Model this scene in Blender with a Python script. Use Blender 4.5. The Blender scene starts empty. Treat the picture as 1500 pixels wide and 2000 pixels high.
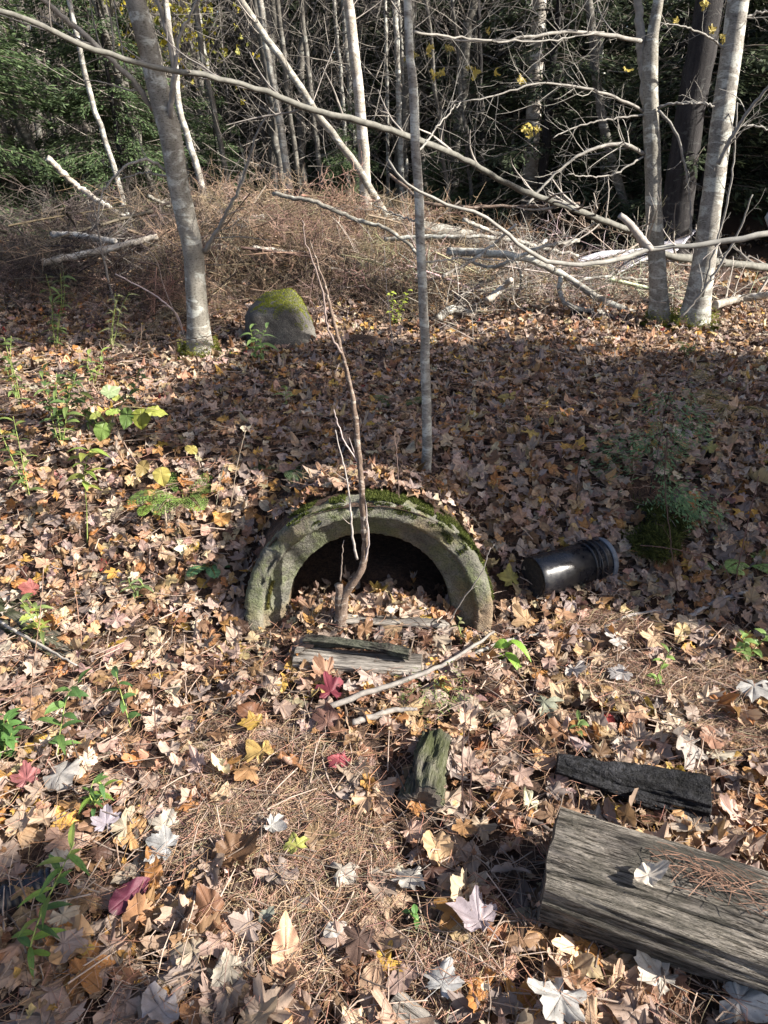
import bpy, math, random
import numpy as np
from mathutils import Vector, Matrix, Euler

# ------------------------------------------------------------------ camera, sky, sun, exposure
SC = bpy.context.scene
CAM_Z, PITCH, FPX = 1.6, math.radians(28.0), 1387.0      # photo measured at 1500 x 2000
cam_d = bpy.data.cameras.new("camera"); cam = bpy.data.objects.new("camera", cam_d)
SC.collection.objects.link(cam); SC.camera = cam
cam.location = (0, 0, CAM_Z); cam.rotation_euler = (math.radians(90) - PITCH, 0, 0)
cam_d.sensor_fit = 'HORIZONTAL'; cam_d.sensor_width = 36.0; cam_d.lens = 36.0 * FPX / 1500.0
cam_d.clip_start = 0.02; cam_d.clip_end = 500.0
SC.render.resolution_x, SC.render.resolution_y = 768, 1024

SUN_EL = math.radians(34.0)
SH = np.array([0.955, -0.297])                            # horizontal direction towards the sun
LS = Vector((SH[0] * math.cos(SUN_EL), SH[1] * math.cos(SUN_EL), math.sin(SUN_EL)))
world = bpy.data.worlds.new("World"); SC.world = world; world.use_nodes = True
wn = world.node_tree.nodes; wl = world.node_tree.links
bgn = wn['Background']; sky = wn.new('ShaderNodeTexSky'); sky.sky_type = 'NISHITA'
sky.sun_disc = False; sky.dust_density = 3.0; sky.air_density = 0.8; sky.sun_elevation = SUN_EL; sky.sun_rotation = math.atan2(LS.x, LS.y)
wl.new(sky.outputs[0], bgn.inputs[0]); bgn.inputs[1].default_value = 0.085
sun_d = bpy.data.lights.new("sun", 'SUN'); sun = bpy.data.objects.new("sun", sun_d)
SC.collection.objects.link(sun); sun_d.energy = 5.0; sun_d.angle = math.radians(0.5)
sun_d.color = (1.0, 0.94, 0.85); sun.rotation_euler = (-LS).to_track_quat('-Z', 'Y').to_euler()
sun.location = (20, -8, 18)
SC.view_settings.view_transform = 'Standard'; SC.view_settings.look = 'None'
SC.view_settings.exposure = 1.5; SC.view_settings.gamma = 1.0
SC.cycles.max_bounces = 6; SC.cycles.diffuse_bounces = 3; SC.cycles.transparent_max_bounces = 4

rng = np.random.default_rng(7); random.seed(7)
COL = SC.collection

# ------------------------------------------------------------------ helpers
def tag(o, label=None, cat=None, group=None, kind=None):
    if label: o['label'] = label
    if cat: o['category'] = cat
    if group: o['group'] = group
    if kind: o['kind'] = kind
    return o

def empty(name, loc, label, cat, group=None):
    o = bpy.data.objects.new(name, None); COL.objects.link(o); o.location = loc
    o.empty_display_size = 0.1
    return tag(o, label, cat, group)

def copy_tree(root, loc, rz, sc=1.0):
    r = root.copy(); COL.objects.link(r); r.location = loc; r.rotation_euler = (0, 0, rz); r.scale = (sc, sc, sc)
    for ch in list(root.children):
        c = ch.copy(); COL.objects.link(c); c.parent = r
    return r

class MB:
    """collects triangles and quads, and per-vertex colour and one extra value, as numpy blocks"""
    def __init__(s): s.v = []; s.f = []; s.c = []; s.a = []; s.n = 0
    def add(s, V, F, col=None, aux=None):
        V = np.asarray(V, float); s.v.append(V); n = len(V)
        Fs = F if isinstance(F, list) else [F]
        for f in Fs: s.f.append(np.asarray(f, int) + s.n)
        if col is None: col = (1, 1, 1)
        col = np.asarray(col, float)
        s.c.append(np.tile(col[:3], (n, 1)) if col.ndim == 1 else col)
        s.a.append(np.zeros(n) if aux is None else (np.full(n, aux) if np.isscalar(aux) else aux))
        s.n += n
    def build(s, name, mat, parent=None, smooth=True, matrix=None):
        V = np.concatenate(s.v)
        if parent is not None and matrix is None: V = V - np.array(parent.location)[None]
        tri = [f for f in s.f if f.shape[1] == 3]; quad = [f for f in s.f if f.shape[1] == 4]
        loops = np.concatenate([f.ravel() for f in tri + quad])
        nt = sum(len(f) for f in tri); nq = sum(len(f) for f in quad)
        starts = np.concatenate([np.arange(nt) * 3, nt * 3 + np.arange(nq) * 4])
        me = bpy.data.meshes.new(name)
        me.vertices.add(len(V)); me.vertices.foreach_set('co', V.ravel())
        me.loops.add(len(loops)); me.loops.foreach_set('vertex_index', loops)
        me.polygons.add(nt + nq); me.polygons.foreach_set('loop_start', starts)
        me.polygons.foreach_set('use_smooth', np.full(nt + nq, smooth))
        ca = me.color_attributes.new('col', 'FLOAT_COLOR', 'POINT')
        cc = np.ones((len(V), 4)); cc[:, :3] = np.concatenate(s.c); ca.data.foreach_set('color', cc.ravel())
        aa = me.attributes.new('aux', 'FLOAT', 'POINT'); aa.data.foreach_set('value', np.concatenate(s.a))
        me.update(calc_edges=True); me.validate()
        if mat: me.materials.append(mat)
        o = bpy.data.objects.new(name, me); COL.objects.link(o)
        if parent is not None: o.parent = parent
        if matrix is not None: o.matrix_world = matrix
        return o

def recentre(o, loc):
    """move the origin of a one-mesh thing to its base"""
    o.data.transform(Matrix.Translation(-Vector(loc))); o.location = loc
    return o

def vnoise(x, y, s=1.0, seed=0):
    x = np.asarray(x, float) * s; y = np.asarray(y, float) * s
    xi = np.floor(x).astype(int); yi = np.floor(y).astype(int); fx = x - xi; fy = y - yi
    fx = fx * fx * (3 - 2 * fx); fy = fy * fy * (3 - 2 * fy)
    def hsh(a, b):
        n = (a * 374761393 + b * 668265263 + seed * 1442695) & 0x7fffffff
        n = ((n ^ (n >> 13)) * 1274126177) & 0x7fffffff
        return ((n ^ (n >> 16)) & 0xffff) / 65535.0
    return (hsh(xi, yi) * (1 - fx) + hsh(xi + 1, yi) * fx) * (1 - fy) + (hsh(xi, yi + 1) * (1 - fx) + hsh(xi + 1, yi + 1) * fx) * fy - 0.5

def sst(t): t = np.clip(t, 0, 1); return t * t * (3 - 2 * t)

# ------------------------------------------------------------------ terrain
PX, PYF, PZC, PR = -0.055, 2.06, 0.068, 0.445             # concrete pipe: centre x, front y, centre height, outer radius
YJ = PYF + 0.06
def hgt(x, y):
    x = np.asarray(x, float); y = np.asarray(y, float)
    up = 0.44 * sst((y - 1.92) / 0.95) + 0.05 * sst((y - 2.9) / 3) + 0.012 * np.maximum(y - 6, 0)
    n = 0.03 * vnoise(x, y, 1.7, 1) + 0.016 * vnoise(x, y, 5, 2)
    far = 0.25 * vnoise(x, y, 0.22, 3) * sst((y - 5) / 6)
    pile = 0.36 * np.exp(-((x + 0.75) / 1.5) ** 2 - ((y - 6.9) / 1.0) ** 2) + 0.26 * np.exp(-((x + 3.2) / 1.5) ** 2 - ((y - 6.3) / 0.9) ** 2) \
        + 0.0 * np.exp(-((x - 1.2) / 1.0) ** 2 - ((y - 6.6) / 0.8) ** 2)
    h = up + far + pile
    dx = np.abs(x - PX)
    arch = PZC + np.sqrt(np.maximum(PR ** 2 - dx ** 2, 0)) - 0.012
    over = np.maximum(h, arch * (1 - sst((y - YJ - 0.15) / 0.75)) + h * sst((y - YJ - 0.15) / 0.75))
    front = 0.015 + 0.055 * sst((y - 1.86) / .2) * np.exp(-(dx / .27) ** 4)
    ins = np.where(y > YJ, over, front)
    h = np.where(dx < PR, ins, h)
    near = np.clip(np.abs(np.hypot(dx, (y - YJ) * 1.0) - 0.3) / 0.3, 0.15, 1)
    return h + n * near

def floor_z(x, y): return 0.015 + 0.055 * np.exp(-((np.asarray(x) - PX) / .27) ** 4) + 0.03 * vnoise(x, y, 6, 4) + 0.05 * sst((y - YJ) / .6) + .4 * sst((y - YJ - 1.5) / .7)
def ray(u, v):
    cx, cy = (u - 750.0) / FPX, -(v - 1000.0) / FPX
    d = np.array([cx, math.cos(PITCH) + cy * math.sin(PITCH), -math.sin(PITCH) + cy * math.cos(PITCH)])
    return d
C0 = np.array([0, 0, CAM_Z])
def G(u, v, dz=0.0):
    """where the line of sight through a pixel of the photo meets the ground"""
    d = ray(u, v); t = 0.6; p = C0 + d * t
    while t < 60:
        p = C0 + d * t
        mouth = abs(p[0] - PX) < .33 and YJ - .01 < p[1] < YJ + 1.2 and p[2] < .37
        h = float(floor_z(p[0], p[1])) if mouth else float(hgt(p[0], p[1]))
        if p[2] <= h + dz: break
        t += 0.005 if t < 8 else 0.05
    return np.array([p[0], p[1], h + dz])
def at(u, v, Y):
    d = ray(u, v); return C0 + d * (Y / d[1])
def mpp(p):
    """metres per photo pixel at a point"""
    dep = (p[1]) * math.cos(PITCH) - (p[2] - CAM_Z) * math.sin(PITCH)
    return dep / FPX

# ------------------------------------------------------------------ materials
def nt_new(name):
    m = bpy.data.materials.new(name); m.use_nodes = True
    N = m.node_tree.nodes; L = m.node_tree.links; b = N['Principled BSDF']
    return m, N, L, b
def nnoise(N, L, scale, detail=4, rough=0.6, vec=None, dist=0.0):
    n = N.new('ShaderNodeTexNoise'); n.inputs['Scale'].default_value = scale; n.inputs['Detail'].default_value = detail
    n.inputs['Roughness'].default_value = rough; n.inputs['Distortion'].default_value = dist
    if vec is not None: L.new(vec, n.inputs['Vector'])
    return n
def nramp(N, L, fac, stops):
    r = N.new('ShaderNodeValToRGB'); e = r.color_ramp.elements
    while len(e) < len(stops): e.new(0.5)
    for k, (p, c) in enumerate(stops):
        e[k].position = p; e[k].color = (*c, 1) if len(c) == 3 else c
    L.new(fac, r.inputs[0]); return r
def nmix(N, L, fac, a, b, blend='MIX'):
    m = N.new('ShaderNodeMix'); m.data_type = 'RGBA'; m.blend_type = blend
    if isinstance(fac, (int, float)): m.inputs[0].default_value = fac
    else: L.new(fac, m.inputs[0])
    for s, q in ((6, a), (7, b)):
        if isinstance(q, tuple): m.inputs[s].default_value = (*q, 1)
        else: L.new(q, m.inputs[s])
    return m.outputs[2]
def nbump(N, L, h, b, strength=0.5, dist=0.01):
    k = N.new('ShaderNodeBump'); k.inputs['Strength'].default_value = strength; k.inputs['Distance'].default_value = dist
    L.new(h, k.inputs['Height']); L.new(k.outputs[0], b.inputs['Normal']); return k
def nmath(N, L, op, a, b=None):
    m = N.new('ShaderNodeMath'); m.operation = op
    for s, q in ((0, a), (1, b)):
        if q is None: continue
        if isinstance(q, (int, float)): m.inputs[s].default_value = q
        else: L.new(q, m.inputs[s])
    return m.outputs[0]
def ncoord(N, L, scale=(1, 1, 1), which='Object'):
    t = N.new('ShaderNodeTexCoord'); mp = N.new('ShaderNodeMapping'); mp.inputs['Scale'].default_value = scale
    L.new(t.outputs[which], mp.inputs[0]); return mp.outputs[0]

def m_leaf(name, transl=0.25, rough=0.55, back=(0.42, 0.36, 0.33), backfac=0.35, spot=0.35, nscale=60):
    m, N, L, b = nt_new(name)
    at_ = N.new('ShaderNodeAttribute'); at_.attribute_name = 'col'
    ax = N.new('ShaderNodeAttribute'); ax.attribute_name = 'aux'
    v = ncoord(N, L)
    n1 = nnoise(N, L, nscale, 4, 0.65, v); n2 = nnoise(N, L, nscale * 4, 3, 0.6, v)
    c = nmix(N, L, nramp(N, L, n1.outputs[0], [(0.35, (0, 0, 0)), (0.7, (1, 1, 1))]).outputs[0], at_.outputs[0], (0.45, 0.35, 0.30), 'MULTIPLY')
    c = nmix(N, L, spot, at_.outputs[0], c)
    sp = nramp(N, L, n2.outputs[0], [(0.30, (0.45, 0.4, 0.35)), (0.42, (1, 1, 1))]).outputs[0]
    c = nmix(N, L, 0.8, c, nmix(N, L, 1.0, c, sp, 'MULTIPLY'))
    geo = N.new('ShaderNodeNewGeometry')
    c = nmix(N, L, nmath(N, L, 'MULTIPLY', geo.outputs['Backfacing'], backfac), c, back)
    pv = nmath(N, L, 'POWER', ax.outputs['Fac'], 5.0)
    c = nmix(N, L, nmath(N, L, 'MULTIPLY', pv, 0.55), c, nmix(N, L, 1.0, c, (0.5, 0.38, 0.33), 'MULTIPLY'))
    L.new(c, b.inputs['Base Color']); b.inputs['Roughness'].default_value = rough
    b.inputs['Specular IOR Level'].default_value = 0.35
    nbump(N, L, nmath(N, L, 'ADD', n1.outputs[0], nmath(N, L, 'MULTIPLY', pv, -0.8)), b, 0.5, 0.004)
    tr = N.new('ShaderNodeBsdfTranslucent'); L.new(c, tr.inputs[0]); mx = N.new('ShaderNodeMixShader')
    mx.inputs[0].default_value = transl; L.new(b.outputs[0], mx.inputs[1]); L.new(tr.outputs[0], mx.inputs[2])
    L.new(mx.outputs[0], N['Material Output'].inputs[0]); return m

def m_vcol(name, rough=0.7, transl=0.0, var=0.35, nscale=25, spec=0.25, bump=0.0):
    m, N, L, b = nt_new(name)
    at_ = N.new('ShaderNodeAttribute'); at_.attribute_name = 'col'
    n1 = nnoise(N, L, nscale, 4, 0.65, ncoord(N, L))
    c = nmix(N, L, 1.0, at_.outputs[0], nramp(N, L, n1.outputs[0], [(0.3, (1 - var,) * 3), (0.7, (1 + var * .6,) * 3)]).outputs[0], 'MULTIPLY')
    L.new(c, b.inputs['Base Color']); b.inputs['Roughness'].default_value = rough; b.inputs['Specular IOR Level'].default_value = spec
    if bump: nbump(N, L, n1.outputs[0], b, bump, 0.01)
    if transl:
        tr = N.new('ShaderNodeBsdfTranslucent'); L.new(c, tr.inputs[0]); mx = N.new('ShaderNodeMixShader')
        mx.inputs[0].default_value = transl; L.new(b.outputs[0], mx.inputs[1]); L.new(tr.outputs[0], mx.inputs[2])
        L.new(mx.outputs[0], N['Material Output'].inputs[0])
    return m

def m_bark(name, dark, light, lichen=(0.42, 0.44, 0.40), lf=0.5, scale=18, zs=0.45, bump=1.0, moss=None):
    m, N, L, b = nt_new(name)
    v = ncoord(N, L, (1, 1, zs)); v2 = ncoord(N, L, (1, 1, 2.2))
    n1 = nnoise(N, L, scale, 6, 0.7, v, 0.3); n2 = nnoise(N, L, scale * 0.55, 3, 0.55, v2, 0.8); n3 = nnoise(N, L, scale * 5, 3, 0.6, v2)
    c = nramp(N, L, n1.outputs[0], [(0.3, dark), (0.72, light)]).outputs[0]
    lm = nramp(N, L, n2.outputs[0], [(0.52 + 0.2 * (1 - lf) - 0.1, (0, 0, 0)), (0.60 + 0.2 * (1 - lf) - 0.08, (1, 1, 1))]).outputs[0]
    c = nmix(N, L, nmath(N, L, 'MULTIPLY', lm, 0.75), c, lichen)
    c = nmix(N, L, 1.0, c, nramp(N, L, n3.outputs[0], [(0.32, (0.5, 0.48, 0.45)), (0.5, (1, 1, 1))]).outputs[0], 'MULTIPLY')
    if moss is not None:
        z = N.new('ShaderNodeSeparateXYZ'); L.new(N.new('ShaderNodeTexCoord').outputs['Object'], z.inputs[0])
        mm = nmath(N, L, 'SUBTRACT', nmath(N, L, 'MULTIPLY', n1.outputs[0], 0.35), z.outputs[2])
        mr = nramp(N, L, nmath(N, L, 'MULTIPLY', mm, 8.0), [(0.0, (0, 0, 0)), (0.7, (1, 1, 1))]).outputs[0]
        c = nmix(N, L, mr, c, moss)
    L.new(c, b.inputs['Base Color']); b.inputs['Roughness'].default_value = 0.8; b.inputs['Specular IOR Level'].default_value = 0.2
    nbump(N, L, nmath(N, L, 'ADD', n1.outputs[0], nmath(N, L, 'MULTIPLY', n3.outputs[0], 0.4)), b, bump, 0.008)
    return m

def m_wood(name, dark, light, tint=None, tintf=0.0, scale=9, along=0.06, bump=1.0):
    """weathered grain running along the piece's own X axis"""
    m, N, L, b = nt_new(name)
    v = ncoord(N, L, (along, 1, 1)); n1 = nnoise(N, L, scale * 6, 7, 0.72, v, 0.4); n2 = nnoise(N, L, scale * 0.7, 4, 0.6, ncoord(N, L, (.35, 1, 1)), 0.4)
    n3 = nnoise(N, L, scale * 14, 3, 0.7, v)
    c = nramp(N, L, n1.outputs[0], [(0.38, dark), (0.48, tuple((a + b_) / 2 for a, b_ in zip(dark, light))), (0.57, light)]).outputs[0]
    c = nmix(N, L, 1.0, c, nramp(N, L, n2.outputs[0], [(0.38, (0.28, 0.28, 0.30)), (0.60, (1, 1, 1))]).outputs[0], 'MULTIPLY')
    c = nmix(N, L, 1.0, c, nramp(N, L, n3.outputs[0], [(0.40, (0.2, 0.18, 0.16)), (0.46, (1, 1, 1))]).outputs[0], 'MULTIPLY')
    if tint:
        n4 = nnoise(N, L, 9, 4, 0.6, ncoord(N, L))
        c = nmix(N, L, nmath(N, L, 'MULTIPLY', nramp(N, L, n4.outputs[0], [(0.42, (0, 0, 0)), (0.58, (1, 1, 1))]).outputs[0], tintf), c, tint)
    L.new(c, b.inputs['Base Color']); b.inputs['Roughness'].default_value = 0.75; b.inputs['Specular IOR Level'].default_value = 0.25
    nbump(N, L, nmath(N, L, 'ADD', n1.outputs[0], n3.outputs[0]), b, bump, 0.012); return m

def m_concrete():
    m, N, L, b = nt_new('mossy_concrete')
    v = ncoord(N, L); n1 = nnoise(N, L, 7, 6, 0.65, v, 0.4); n2 = nnoise(N, L, 160, 3, 0.7, v); n3 = nnoise(N, L, 13, 5, 0.7, v, 0.2)
    n4 = nnoise(N, L, 3.2, 3, 0.5, v)
    c = nramp(N, L, n1.outputs[0], [(0.32, (0.075, 0.07, 0.06)), (0.5, (0.14, 0.135, 0.11)), (0.68, (0.25, 0.24, 0.19))]).outputs[0]
    c = nmix(N, L, nmath(N, L, 'MULTIPLY', nramp(N, L, n3.outputs[0], [(0.45, (0, 0, 0)), (0.6, (1, 1, 1))]).outputs[0], 0.7), c, (0.12, 0.14, 0.06))
    c = nmix(N, L, nmath(N, L, 'MULTIPLY', nramp(N, L, n4.outputs[0], [(0.46, (0, 0, 0)), (0.62, (1, 1, 1))]).outputs[0], 0.6), c, (0.22, 0.13, 0.07))
    c = nmix(N, L, 1.0, c, nramp(N, L, n2.outputs[0], [(0.34, (0.45, 0.45, 0.42)), (0.55, (1.1, 1.1, 1.08))]).outputs[0], 'MULTIPLY')
    L.new(c, b.inputs['Base Color']); b.inputs['Roughness'].default_value = 0.9
    nbump(N, L, nmath(N, L, 'ADD', n2.outputs[0], nmath(N, L, 'MULTIPLY', n3.outputs[0], 1.6)), b, 0.9, 0.008); return m

def m_rock():
    m, N, L, b = nt_new('granite')
    v = ncoord(N, L); n1 = nnoise(N, L, 9, 6, 0.7, v); n2 = nnoise(N, L, 140, 3, 0.7, v)
    c = nramp(N, L, n1.outputs[0], [(0.3, (0.06, 0.055, 0.05)), (0.5, (0.10, 0.092, 0.08)), (0.7, (0.19, 0.18, 0.155))]).outputs[0]
    c = nmix(N, L, 1.0, c, nramp(N, L, n2.outputs[0], [(0.35, (0.5, 0.5, 0.5)), (0.6, (1.15, 1.15, 1.15))]).outputs[0], 'MULTIPLY')
    L.new(c, b.inputs['Base Color']); b.inputs['Roughness'].default_value = 0.85
    nbump(N, L, nmath(N, L, 'ADD', n2.outputs[0], n1.outputs[0]), b, 0.8, 0.012); return m

def m_soil():
    m, N, L, b = nt_new('forest_soil')
    v = ncoord(N, L); n1 = nnoise(N, L, 5, 7, 0.7, v); n2 = nnoise(N, L, 70, 5, 0.75, v, 0.8)
    c = nramp(N, L, n2.outputs[0], [(0.35, (0.022, 0.014, 0.010)), (0.5, (0.075, 0.045, 0.030)), (0.68, (0.17, 0.11, 0.075))]).outputs[0]
    c = nmix(N, L, 1.0, c, nramp(N, L, n1.outputs[0], [(0.3, (0.6, 0.55, 0.5)), (0.7, (1.1, 1.0, 0.95))]).outputs[0], 'MULTIPLY')
    L.new(c, b.inputs['Base Color']); b.inputs['Roughness'].default_value = 0.95
    nbump(N, L, n2.outputs[0], b, 1.0, 0.02); return m

def m_plain(name, col, rough, spec=0.5, dirt=None, dirtf=0.5, nscale=30, bump=0.15, metal=0.0):
    m, N, L, b = nt_new(name)
    n1 = nnoise(N, L, nscale, 6, 0.7, ncoord(N, L))
    c = nmix(N, L, nmath(N, L, 'MULTIPLY', nramp(N, L, n1.outputs[0], [(0.48, (0, 0, 0)), (0.66, (1, 1, 1))]).outputs[0], dirtf), col, dirt or tuple(x * 0.6 for x in col))
    L.new(c, b.inputs['Base Color']); b.inputs['Specular IOR Level'].default_value = spec; b.inputs['Metallic'].default_value = metal
    r = nramp(N, L, n1.outputs[0], [(0.4, (rough,) * 3), (0.7, (min(1, rough + .35),) * 3)]); L.new(r.outputs[0], b.inputs['Roughness'])
    nbump(N, L, n1.outputs[0], b, bump, 0.004); return m

M = dict(
    leaf=m_leaf('dry_leaf'), green=m_leaf('green_leaf', 0.35, 0.45, (0.25, 0.32, 0.14), 0.25, 0.2),
    needle=m_vcol('dead_needles', 0.6, 0.0, 0.25, 40), twig=m_vcol('twig_bark', 0.75, 0.0, 0.4, 30),
    foliage=m_vcol('foliage', 0.6, 0.25, 0.35, 3), moss=m_vcol('moss', 0.9, 0.3, 0.3, 30, 0.1),
    soil=m_soil(), concrete=m_concrete(), rock=m_rock(),
    bark_grey=m_bark('grey_bark', (0.13, 0.12, 0.10), (0.34, 0.32, 0.275), (0.52, 0.53, 0.48), 0.45, 16, 0.5, 0.5),
    bark_pale=m_bark('pale_bark', (0.14, 0.13, 0.115), (0.34, 0.32, 0.285), (0.52, 0.53, 0.48), 0.7, 15, 0.5, 0.5),
    bark_birch=m_bark('birch_bark', (0.22, 0.19, 0.16), (0.46, 0.42, 0.36), (0.62, 0.60, 0.55), 0.6, 14, 2.0, 0.3),
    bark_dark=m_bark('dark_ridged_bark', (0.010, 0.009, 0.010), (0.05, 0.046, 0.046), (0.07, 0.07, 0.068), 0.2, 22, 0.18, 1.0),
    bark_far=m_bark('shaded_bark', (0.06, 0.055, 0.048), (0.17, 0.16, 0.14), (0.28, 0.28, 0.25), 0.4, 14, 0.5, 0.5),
    bark_stem=m_bark('sapling_bark', (0.09, 0.06, 0.045), (0.25, 0.19, 0.15), (0.40, 0.36, 0.31), 0.4, 40, 0.5, 0.6),
    wood=m_wood('weathered_wood', (0.028, 0.024, 0.020), (0.44, 0.39, 0.33), (0.085, 0.08, 0.06), 0.45, 15, 0.09, 1.4),
    wood_pale=m_wood('pale_weathered_wood', (0.14, 0.12, 0.10), (0.55, 0.50, 0.43)),
    wood_char=m_wood('charred_wood', (0.004, 0.004, 0.005), (0.045, 0.045, 0.05), None, 0, 7, 0.7),
    wood_moss=m_wood('mossy_wood', (0.022, 0.02, 0.017), (0.20, 0.185, 0.15), (0.085, 0.10, 0.035), 0.5, 12, .1),
    bark_piece=m_wood('bark_piece', (0.02, 0.017, 0.014), (0.13, 0.11, 0.095), (0.2, 0.22, 0.15), 0.3, 9, 0.4),
    endgrain=m_plain('end_grain', (0.10, 0.085, 0.07), 0.8, 0.2, (0.03, 0.027, 0.025), 0.9, 60, 0.8),
    plastic=m_plain('black_plastic', (0.009, 0.010, 0.014), 0.20, 0.5, (0.03, 0.028, 0.026), 0.5, 22, 0.12),
    plastic_dirty=m_plain('dirty_black_plastic', (0.014, 0.014, 0.016), 0.6, 0.3, (0.09, 0.08, 0.07), 0.7, 110, 0.6),
    rim=m_plain('grey_rim', (0.11, 0.13, 0.16), 0.4, 0.5, (0.04, 0.045, 0.05), 0.6, 40, 0.2),
    board=m_plain('pale_board', (0.48, 0.47, 0.52), 0.6, 0.3, (0.28, 0.26, 0.26), 0.6, 8, 0.3),
    rotten=m_plain('rotten_wood', (0.20, 0.11, 0.06), 0.9, 0.2, (0.08, 0.045, 0.03), 0.8, 12, 1.0),
)

# ------------------------------------------------------------------ tubes
def batch_tubes(P, R, sides=4):
    """P (n,k,3) polylines, R (n,k) radii -> verts, quads"""
    P = np.asarray(P, float); R = np.asarray(R, float); n, k, _ = P.shape
    T = np.empty_like(P); T[:, 1:-1] = P[:, 2:] - P[:, :-2]; T[:, 0] = P[:, 1] - P[:, 0]; T[:, -1] = P[:, -1] - P[:, -2]
    T /= np.linalg.norm(T, axis=2, keepdims=True) + 1e-9
    T0 = T.mean(axis=1); ref = np.where(np.abs(T0[:, 2:3]) > 0.8, np.array([[1., 0, 0]]), np.array([[0, 0, 1.]]))
    A = np.cross(T, ref[:, None]); A /= np.linalg.norm(A, axis=2, keepdims=True) + 1e-9; B = np.cross(T, A)
    th = np.arange(sides) * 2 * math.pi / sides
    V = P[:, :, None] + R[:, :, None, None] * (A[:, :, None] * np.cos(th)[None, None, :, None] + B[:, :, None] * np.sin(th)[None, None, :, None])
    idx = np.arange(n * k * sides).reshape(n, k, sides)
    q = np.stack([idx[:, :-1], np.roll(idx[:, :-1], -1, 2), np.roll(idx[:, 1:], -1, 2), idx[:, 1:]], -1).reshape(-1, 4)
    return V.reshape(-1, 3), q

def crom(pts, n):
    """smooth curve through points"""
    pts = np.asarray(pts, float)
    if len(pts) == 2: return pts[0] + (pts[1] - pts[0]) * np.linspace(0, 1, n)[:, None]
    seg = np.r_[0, np.cumsum(np.linalg.norm(np.diff(pts[:, :3], axis=0), axis=1))]; t = np.linspace(0, seg[-1], n); out = []
    P = np.vstack([2 * pts[0] - pts[1], pts, 2 * pts[-1] - pts[-2]])
    for x in t:
        i = min(np.searchsorted(seg, x, 'right') - 1, len(pts) - 2); f = (x - seg[i]) / max(seg[i + 1] - seg[i], 1e-9)
        a, b, c, d = P[i], P[i + 1], P[i + 2], P[i + 3]
        out.append(0.5 * (2 * b + (c - a) * f + (2 * a - 5 * b + 4 * c - d) * f * f + (3 * b - a - 3 * c + d) * f ** 3))
    return np.array(out)

def tube(mb, pts, rad, n=24, sides=12, wob=0.0, bump=0.0, col=None, cap=True):
    """one tapered limb; wob bends it, bump makes its surface uneven"""
    rad = np.interp(np.linspace(0, 1, n), np.linspace(0, 1, len(rad)), rad)
    P = crom(pts, n)
    if wob: P[1:-1] += rng.normal(0, wob, (n - 2, 3))
    V, q = batch_tubes(P[None], rad[None], sides)
    if bump:
        Vr = V.reshape(n, sides, 3); d = Vr - P[:, None]
        ph = rng.uniform(0, 6, 4); ii, jj = np.meshgrid(np.arange(n), np.arange(sides), indexing='ij'); a = jj * 2 * math.pi / sides
        f = 1 + bump * (np.sin(2 * a + ph[0] + ii * .21) + 0.7 * np.sin(3 * a + ph[1] - ii * .33) + 0.6 * np.sin(ii * .8 + ph[2]) + rng.normal(0, .35, (n, sides)))
        V = (P[:, None] + d * f[..., None]).reshape(-1, 3)
    F = [q]
    if cap:
        m = len(V); V = np.vstack([V, P[0], P[-1]]); j = np.arange(sides)
        F.append(np.stack([np.full(sides, m), np.roll(j, -1), j], 1)); b = (n - 1) * sides
        F.append(np.stack([np.full(sides, m + 1), b + j, b + np.roll(j, -1)], 1))
    mb.add(V, F, col)
    return P, rad

class Twigs:
    """grows branching twigs off a path; all end up in one 'branches' part"""
    K = 6
    def __init__(s): s.P = []; s.R = []
    def line(s, p0, d, L, r, bend=(0, 0, 0), curl=0.25):
        d = np.array(d, float); d /= np.linalg.norm(d) + 1e-9; c = rng.normal(0, curl, 3); pts = [np.array(p0, float)]
        for k in range(s.K - 1):
            d = d + (c + np.array(bend)) / s.K + rng.normal(0, curl * .25, 3); d /= np.linalg.norm(d)
            pts.append(pts[-1] + d * L / (s.K - 1))
        s.P.append(pts); s.R.append(np.linspace(r, r * 0.35, s.K)); return np.array(pts)
    def grow(s, path, r0, r1, n, L, lev=2, t0=0.1, ang=0.9, bend=(0, 0, .3), flat=None, curl=0.35):
        path = np.asarray(path)
        for _ in range(n):
            t = rng.uniform(t0, 0.98) * (len(path) - 1); i = int(t); p = path[i] + (path[min(i + 1, len(path) - 1)] - path[i]) * (t - i)
            tan = path[min(i + 1, len(path) - 1)] - path[max(i - 1, 0)]; tan /= np.linalg.norm(tan) + 1e-9
            side = np.cross(tan, rng.normal(0, 1, 3)); side /= np.linalg.norm(side) + 1e-9
            if flat is not None: side = side * np.array(flat); side /= np.linalg.norm(side) + 1e-9
            a = ang * rng.uniform(.7, 1.2); d = tan * math.cos(a) + side * math.sin(a)
            l = L * rng.uniform(.35, 1.1) * (1 - 0.4 * t / len(path)); rr = max((r0 + (r1 - r0) * t / len(path)) * .5, 0.0012) * rng.uniform(.6, 1)
            q = s.line(p, d, l, rr, bend, curl)
            if lev > 1: s.grow(q, rr, rr * .4, int(2 + l * 7), l * .5, lev - 1, 0.2, .8, bend, flat, curl)
    def into(s, mb, col, var=0.15, sides=3):
        if not s.P: return
        P = np.array(s.P); R = np.array(s.R); V, q = batch_tubes(P, R, sides)
        c = np.asarray(col)[None] * (1 + rng.normal(0, var, (len(P), 1))); c = np.repeat(np.clip(c, .004, 1), s.K * sides, 0)
        mb.add(V, q, c)

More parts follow.
